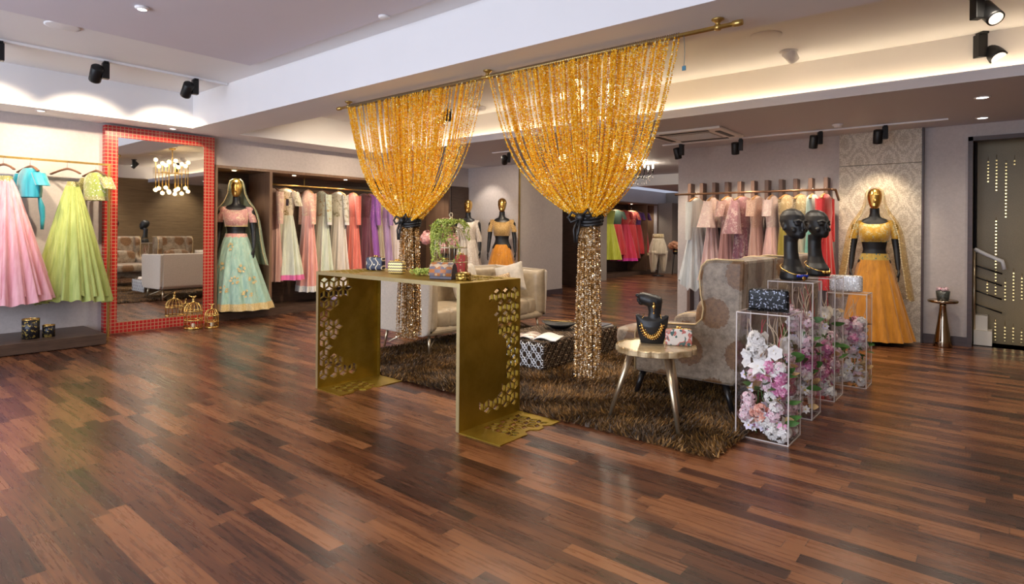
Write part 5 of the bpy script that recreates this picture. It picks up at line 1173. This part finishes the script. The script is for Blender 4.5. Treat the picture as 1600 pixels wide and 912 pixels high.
flower_stand((-7.35, ty+.35, 0), 'peach hydrangeas in a black pot on a tripod stand in the far room', .60, HY_O, [(0, 0, .09, 1.5), (.09, -.06, .07, 1.3), (-.09, -.06, .07, 1.3), (0, -.1, .12, 1.2)])
pA, pB = ony(671, 371, 6.3), ony(697, 352, 6.3)
flower_stand((pB.x-.02, 6.3, 0), 'pink hydrangeas in a dark pot on a tripod stand behind the sofa', .72, HY_P, [(pA.x-pB.x+.02, -.05, pA.z-.87, 1.25), (0, 0, pB.z-.87, 1.3), (.13, .04, .20, 1.2), (.02, -.10, .10, 1.1)])
# ================================================================ dark doors and panels beyond the block
slab('door_1', [(-7.98, -7.0, 11.20, 11.26, 0, 2.1)], M['darkwood']); 
slab('trim_door_frame', [(-7.06, -6.98, 11.15, 11.30, 0, 2.18), (-8, -6.98, 11.15, 11.30, 2.1, 2.18)], M['midwood'])
b = MB(); b.tube([(-7.12, 11.2, .95), (-7.12, 11.13, .95), (-7.12, 11.13, 1.25), (-7.12, 11.2, 1.25)], .012, 8); h_d = tag(b.build('door_handle', M['gold'], None), 'gold pull handle on the dark far door', 'door handle')
slab('wall_far_pier', [(-7.99, -7.72, 12.75, 13.04, 0, ZS), (-8.4, -7.55, 16.46, 16.98, 0, 2.08)], M['wall2']); slab('trim_far_fascia', [(-8, -3.5, 11.5, 11.6, 2.20, ZS)], M['white'])
slab('trim_bead_strip', [(-6.722, -6.70, 8.27, 8.30, 0.1, ZS)], plain('antique_gold_strip', (.38, .26, .09), .3, .9, .4, 160))
slab('wall_brown_panel', [(-8, -7.975, 7.83, 8.29, 0, 2.05)], M['darkwood'])
# ================================================================ right doorway with smoked glass, sequin strings and stair rail
slab('trim_doorway', [(-.317, -.275, YF-.03, YF+.12, 0, 2.28), (-.317, XR, YF-.03, YF+.12, 2.235, 2.28)], M['base'])
PLX = ony(1527, 300, 8.62).x
slab('floor_stair', [(-.6, XR, YF+.12, 9.6, -.1, 0)], M['floor'])
t = NT('olive_weave'); n = t.noise(t.co('Object', (60, 60, 260)), 1.5, 3); n2 = t.noise(t.co(), 1.2, 3); t.set(col=t.ramp(t.math('ADD', t.math('MULTIPLY', n, .5), t.math('MULTIPLY', n2, .5)), [(.3, (.17, .12, .045)), (.7, (.32, .24, .11))]), rough=.4); M['olive'] = t.m
slab('wall_stair_panel', [(PLX, XR, 8.62, 8.68, 0, 2.5)], M['olive']); slab('wall_stair_side', [(-.45, -.30, 8.29, 9.4, 0, 2.42)], M['wall2']); slab('wall_stair_back', [(-.4, XR, 9.5, 9.6, 0, 2.6), (XR, XR+.05, YF, 9.6, 0, 2.6), (-.4, XR, YF+.12, 9.6, 2.42, 2.5)], M['wall2'])
sq_ = plain('sequin_gold', (.80, .60, .25), .15, 1)
cols = [(1545, [(.72, .78), (.30, .46), (.02, .2)]), (1559, [(.83, .97), (.30, .64), (.0, .2)]), (1574, [(.70, .95), (.25, .38), (.02, .2)]), (1589, [(.92, .97), (.22, .40), (.0, .2)]), (1598, [(.22, .36)])]
cols = [(1543, [(1.82, 2.10), (.55, .72), (.04, .26)]), (1556, [(1.72, 2.12), (.52, 1.42), (.04, .28)]), (1571, [(1.42, 2.05), (.50, .74), (.04, .26)]), (1584, [(2.0, 2.1), (.50, .85), (.04, .24)]), (1597, [(.52, .8), (.04, .2)])]
for k, (px, runs) in enumerate(cols):
    x = ony(px, 400, 8.605).x; b = MB()
    for z0, z1 in runs:
        b.tube([(0, 0, z0), (0, 0, z1)], .0015, 4)
        for i in range(int((z1-z0)/.037)): b.box((0, -.004, z0+i*.037), (.014, .004, .014))
    tag(b.build('sequin_string', sq_, None, (x, 8.605, 0)), '%s gold sequin string from the left post of the doorway' % ('first', 'second', 'third', 'fourth', 'fifth')[k], 'sequin string', 'gold sequin strings in the doorway')
sg = thing('stair_railing', 'pale stair railing with dark rods in the doorway at the right', 'railing', (ony(1522, 450, 8.42).x, 8.42, 0))
b = MB(); b.tube([(0, 0, 1.06), (.10, .02, 1.0), (.24, .05, .93), (.26, .05, .84)], .022, 8); b.build('handrail', M['white'], sg)
b = MB(); b.tube([(.0, 0, .02), (0, 0, 1.06)], .014, 8); b.build('newel', M['champ'], sg)
for z in (.45, .6, .75, .88):
    MB().tube([(0, 0, z), (.24, .05, z-.09)], .009, 6).build('rod', M['iron'], sg)
b = MB(); b.bb(-.0, .16, -.06, .18, 0, .16); b.bb(0, .12, 0, .18, .16, .32); b.build('step', M['cream'], sg)
light('AREA', 'stairwell_fill_light', (.5, 8.45, 2.44), (.5, 8.5, 0), 16, SOFT, .3)  # added lamp without a fitting, brightens the olive panel in the doorway
# stool table with flower pot
sp = ony(1473, 500, 7.98); stl = thing('pedestal_side_table', 'small polished bronze pedestal table beside the doorway', 'side table', (sp.x, 7.98, 0))
t = plain('polished_bronze', (.42, .33, .24), .10, 1, .05)
MB().lathe([(.085, 0.001), (.088, .01), (.075, .08), (.045, .30), (.030, .44), (.034, .448), (.028, .456)], n=32).build('pedestal', t, stl); MB().lathe([(.03, .456), (.06, .468), (.135, .478), (.14, .50), (.132, .508), (.12, .502), (.002, .502)], n=40).build('tray_top', t, stl)
fp = thing('flower_pot', 'small pot of pink flowers on the bronze pedestal table', 'flower pot', (sp.x, 7.98, .503))
MB().lathe([(.050, 0), (.054, .004), (.066, .10), (.060, .10), (.05, .02), (.002, .02)], n=26).build('pot', plain('speckled_pot', (.05, .055, .05), .3, 0, .6, 60), fp)
r = random.Random(9)
for k in range(9): a = k*.7; put('pale' if k % 3 else 'pinkd', fp, (.040*math.cos(a)*(k > 0), .040*math.sin(a)*(k > 0), .115+r.uniform(0, .012)), aim((math.cos(a)*.5, math.sin(a)*.5, 1)), .5)
# ================================================================ ceiling fittings
def track_spot(loc, target, label, energy=70, s=1.0, angle=48, mat=None, col=WARM, group='black track spotlights'):
    ts = thing('track_spotlight', label, 'spotlight', loc, 0, group); d = (Vector(target)-Vector(loc)); hz = Vector((d.x, d.y, 0)).normalized(); side = Vector((-hz.y, hz.x, 0)); d.normalize()
    m_ = mat or M['iron']; rzz = math.atan2(hz.y, hz.x)
    MB().box((0, 0, -.075*s), (.055*s, .05*s, .13*s), rzz).build('driver_box', m_, ts, bevel=.004)
    MB().box((0, 0, -.006*s), (.09*s, .034*s, .012*s), rzz).build('track_adapter', m_, ts)
    c = side*.062*s+Vector((0, 0, -.095*s)); q0, q1 = c-d*.055*s, c+d*.085*s
    b = MB(); b.tube([q0, q0+d*.006, c+d*.07*s, q1], [.040*s, .045*s, .045*s, .045*s], 24, cap=True); b.tube([Vector((0, 0, -.095*s)), c], .012*s, 8); b.build('spot_head', m_, ts)
    b = MB(); b.tube([q1+d*.0005, q1+d*.002], .036*s, 20); b.build('lens', emit('spot_lens', (1, .85, .65), 1.3), ts)
    if energy: light('SPOT', 'spot_beam', tuple(Vector(loc)+q1+d*.012), target, energy, col, .035, angle=angle, blend=.7)
    return ts
XT = -6.60
tr0 = MB(); tr0.bb(-.018, .018, -4.2, 0, -.024, -.001); tag(tr0.build('lighting_track', M['white'], None, (XT, 3.02, ZC)), 'long white lighting track on the ceiling before the left wall', 'lighting track')
for px, py, k in ((0, 58, 'cut off at the left edge of the photo'), (165, 90, 'in the middle of the left ceiling track'), (305, 118, 'at the beam end of the left ceiling track')):
    y = onx(px, py, XT).y; track_spot((XT, y, ZC-.024), (-8.0, y+.15, 1.75), 'black spotlight '+k, 120, 1.15, 75)
tag(MB().bb(-.016, .016, -1.2, .4, -.02, -.001).build('lighting_track', M['white'], None, (-5.62, 5.15, ZC)), 'lighting track behind the left bead curtain', 'lighting track')
track_spot((-5.62, 4.75, ZC-.02), (-8.2, 4.9, 1.2), 'black spotlight seen through the left part of the left bead curtain', 120, 1.1, 80); track_spot((-5.62, 5.45, ZC-.02), (-8.2, 6.2, 1.2), 'black spotlight seen through the right part of the left bead curtain', 120, 1.1, 80)
p1 = onz(1527, -8, ZC); p2 = onz(1531, 52, ZC)
track_spot((p1.x, p1.y, ZC-.001), (p1.x+.9, p1.y-1.1, 1.3), 'larger black spotlight at the upper right corner of the ceiling', 40, 1.15, 60); track_spot((p2.x, p2.y, ZC-.001), (p2.x+.9, p2.y-1.1, 1.3), 'black spotlight just below the corner one on the right bay ceiling', 40, 1.4, 60)
tk = [ony(q, 230, 7.66).x for q in (1068, 1160, 1283, 1384)]
tag(MB().bb(-1.55, 1.62, -.016, .016, -.018, -.001).build('lighting_track', M['white'], None, (-2.08, 7.60, ZS)), 'white lighting track on the lower ceiling before the slatted rack', 'lighting track')
for x, tx_, k in zip(tk, (-3.3, -2.7, -1.9, -1.15), ('leftmost on the track before the slatted rack', 'second from the left on the track before the slatted rack', 'on the track above the black heads', 'on the track pointing at the gold bride mannequin')):
    track_spot((x, 7.60, ZS-.018), (tx_, 8.1, 1.2 if tx_ > -1.5 else 1.1), 'black spotlight '+k, 32 if tx_ < -1.5 else 40, 1.05, 75)
ax = ony(793, 240, 7.0); tag(MB().bb(-.26, .12, -.014, .014, -.016, -.001).build('lighting_track', M['white'], None, (onz(790, 236, ZS).x, onz(790, 236, ZS).y, ZS)), 'short lighting track before the alcove mannequins', 'lighting track')
p = onz(795, 237, ZS); track_spot((p.x, p.y, ZS-.016), (-6.9, 8.25, 1.5), 'black spotlight aimed at the alcove mannequins', 60, 1.05, 70)
light('SPOT', 'alcove_beam', (-7.35, 7.75, 2.40), (-7.40, 8.25, 1.2), 30, SOFT, .03, angle=80, blend=.6)
def disc(name, label, px, py, z, prof, mat, cat, group=None, extra=None):
    p = onz(px, py, z); d = thing(name, label, cat, (p.x, p.y, z-.0008), 0, group); MB().lathe(prof, n=36).build('body', mat, d)
    if extra: MB().lathe(extra[0], n=24).build(extra[1], extra[2], d)
    return d
ZP = ZC-.03
disc('ceiling_speaker', 'round white ceiling speaker above the left wall', 98, 40, ZC, [(.12, 0), (.12, -.006), (.105, -.009), (.002, -.009)], M['white'], 'speaker', 'ceiling speakers')
disc('ceiling_speaker', 'round white ceiling speaker right of the curtain rod', 1197, 55, ZC, [(.12, 0), (.12, -.006), (.105, -.009), (.002, -.009)], M['white'], 'speaker', 'ceiling speakers')
lm = emit('white_lamp', (1, .97, .92), 4)
disc('ceiling_sensor', 'small white disc on the ceiling panel at the upper left', 222, 11, ZP, [(.045, 0), (.045, -.012), (.034, -.018), (.002, -.018)], M['white'], 'ceiling sensor', None, ([(.03, -.0185), (.002, -.0195)], 'lens', lm))
disc('ceiling_sensor', 'small white disc at the edge of the ceiling panel above the beam', 600, 25, ZP, [(.04, 0), (.04, -.012), (.03, -.018), (.002, -.018)], M['white'], 'ceiling sensor')
disc('smoke_detector', 'small round smoke detector on the lower ceiling', 1309, 194, ZS, [(.055, 0), (.055, -.014), (.04, -.018), (.036, -.034), (.002, -.036)], M['white'], 'smoke detector')
for px, py, k in ((1535, 152, 'nearer recessed downlight on the lower ceiling at the right'), (1535, 184, 'farther recessed downlight on the lower ceiling at the right')):
    disc('recessed_downlight', k, px, py, ZS, [(.06, 0), (.06, -.004), (.045, -.005), (.044, -.002)], M['white'], 'downlight', 'recessed downlights', ([(.043, -.003), (.002, -.003)], 'lens', lm))
for px, py, k in ((64, 173, 'recessed downlight in the soffit over the skirts'), (270, 201, 'recessed twin downlight in the soffit over the red mirror')):
    disc('recessed_downlight', k, px, py, ZS, [(.045, 0), (.045, -.004), (.032, -.005), (.03, -.002)], M['white'], 'downlight', 'soffit downlights', ([(.03, -.003), (.002, -.003)], 'lens', lm))
p = onz(1232, 80, ZC); gd = thing('gimbal_spotlight', 'white tilted conical spotlight on the right bay ceiling', 'spotlight', (p.x, p.y, ZC-.001))
MB().lathe([(.075, 0), (.075, -.006), (.055, -.008)], n=28).build('trim_ring', M['white'], gd); dd = Vector((.35, .75, -.75)).normalized()
b = MB(); b.tube([Vector((0, 0, -.004)), Vector((0, 0, -.004))+dd*.05, Vector((0, 0, -.004))+dd*.10], [.06, .052, .046], 24); b.build('cone', M['white'], gd); b = MB(); b.tube([Vector((0, 0, -.004))+dd*.1005, Vector((0, 0, -.004))+dd*.102], .040, 20); b.build('lens', lm, gd)
p = onz(652, 157, ZC); disc('ceiling_speaker', 'round white ceiling fitting seen between the two bead curtains', 752, 167, ZC, [(.06, 0), (.06, -.03), (.045, -.05), (.002, -.05)], M['white'], 'speaker')
# cassette air conditioner
ac = thing('ceiling_air_conditioner', 'white cassette air conditioner in the lower ceiling behind the right curtain', 'air conditioner', (-2.93, 7.0, ZS))
MB().bb(-.46, .46, -.40, .40, -.03, -.001).build('panel', M['white'], ac, bevel=.008); MB().bb(-.27, .27, -.22, .22, -.034, -.030).build('grille', plain('grille_grey', (.30, .29, .28), .6), ac)
for q in ((-.30, .30, -.345, -.285), (-.30, .30, .285, .345), (-.405, -.345, -.24, .24), (.345, .405, -.24, .24)): MB().bb(*q, -.036, -.029).build('air_slot', M['iron'], ac)
for k in range(9): y = -.18+k*.045; MB().bb(-.26, .26, y, y+.008, -.038, -.034).build('grille_slat', M['white'], ac)
# cove light strip (LED strip lying in the trough behind the lip)
cv = MB(); cv.bb(-7.4, XR-.1, 5.945, 5.965, ZS+.062, ZS+.072); tag(cv.build('cove_light_strip', emit('cove_led', (1, .80, .52), 16), None), 'warm glowing light strip hidden in the ceiling cove', 'light strip')
# brass globe chandelier
ch = thing('globe_chandelier', 'brass chandelier of glowing globes hanging behind the right bead curtain', 'chandelier', (-2.98, 4.80, ZC))
MB().lathe([(.06, -.001), (.06, -.03), (.012, -.035)], n=24).build('canopy', M['goldrod'], ch); MB().tube([(0, 0, -.03), (0, 0, -.5)], .009, 8).build('stem', M['goldrod'], ch)
b = MB()
for k in range(3): a = PI*k/3; b.tube([(.30*math.cos(a), .30*math.sin(a), -.5), (-.30*math.cos(a), -.30*math.sin(a), -.5)], .008, 6)
b.build('spokes', M['goldrod'], ch)
gl_ = emit('globe_glow', (1, .72, .36), 7)
for k in range(12):
    a = 2*PI*k/12; R = .30 if k % 2 else .17; x, y = R*math.cos(a), R*math.sin(a); z0, z1 = -.26-.05*(k % 3), -.80-.05*((k+1) % 3)
    a_ = MB().tube([(x, y, z0), (x, y, z1)], .008, 6).build('arm_tube', M['goldrod'], ch)
    for z in (z0, z1): b = MB(); b.ball((x, y, z), .036, 14, 10); b.build('globe', gl_, a_)
# crystal candle chandelier in the far part
p = ony(1000, 270, 9.4); cc = thing('candle_chandelier', 'dark crystal chandelier with candle bulbs near the far room', 'chandelier', (p.x, 9.4, ZS))
hz = p.z-ZS
MB().lathe([(.05, -.001), (.045, -.02), (.01, -.03)], n=20).build('canopy', M['iron'], cc); MB().tube([(0, 0, -.03), (0, 0, hz-.08)], .008, 6).build('stem', M['iron'], cc)
crys = NT('crystal_drop'); crys.set(col=(.9, .88, .85), rough=.05, metal=.6)
for k in range(6):
    a = 2*PI*k/6+.3; ca, sa = math.cos(a), math.sin(a)
    ar = MB().tube([(0, 0, hz-.06), (.10*ca, .10*sa, hz-.10), (.20*ca, .20*sa, hz-.05), (.22*ca, .22*sa, hz)], .007, 6).build('arm', M['iron'], cc)
    b = MB(); b.lathe([(.012, hz), (.012, hz+.07)], (.22*ca, .22*sa, 0), 10); b.build('candle_tube', M['iron'], ar)
    b = MB(); b.ball((.22*ca, .22*sa, hz+.10), (.017, .017, .035), 10, 8); b.build('bulb', emit('candle_bulb', (1, .88, .66), 25), ar)
    for q in range(3): b = MB(); b.ball((.22*ca*(1-.25*q), .22*sa*(1-.25*q), hz-.09-.05*q), (.010, .010, .022), 4, 4); b.build('crystal', crys.m, ar)
light('POINT', 'candle_glow_light', (p.x, 9.4, p.z+.1), None, 30, (1, .82, .58), .03)
# prototypes used only as copy sources
for o in list(PROTO.values())+[HY_P, HY_O]:
    for ch in list(o.children): bpy.data.objects.remove(ch)
    bpy.data.objects.remove(o)

for o in HG.values():
    for ch in list(o.children): bpy.data.objects.remove(ch)
    bpy.data.objects.remove(o)
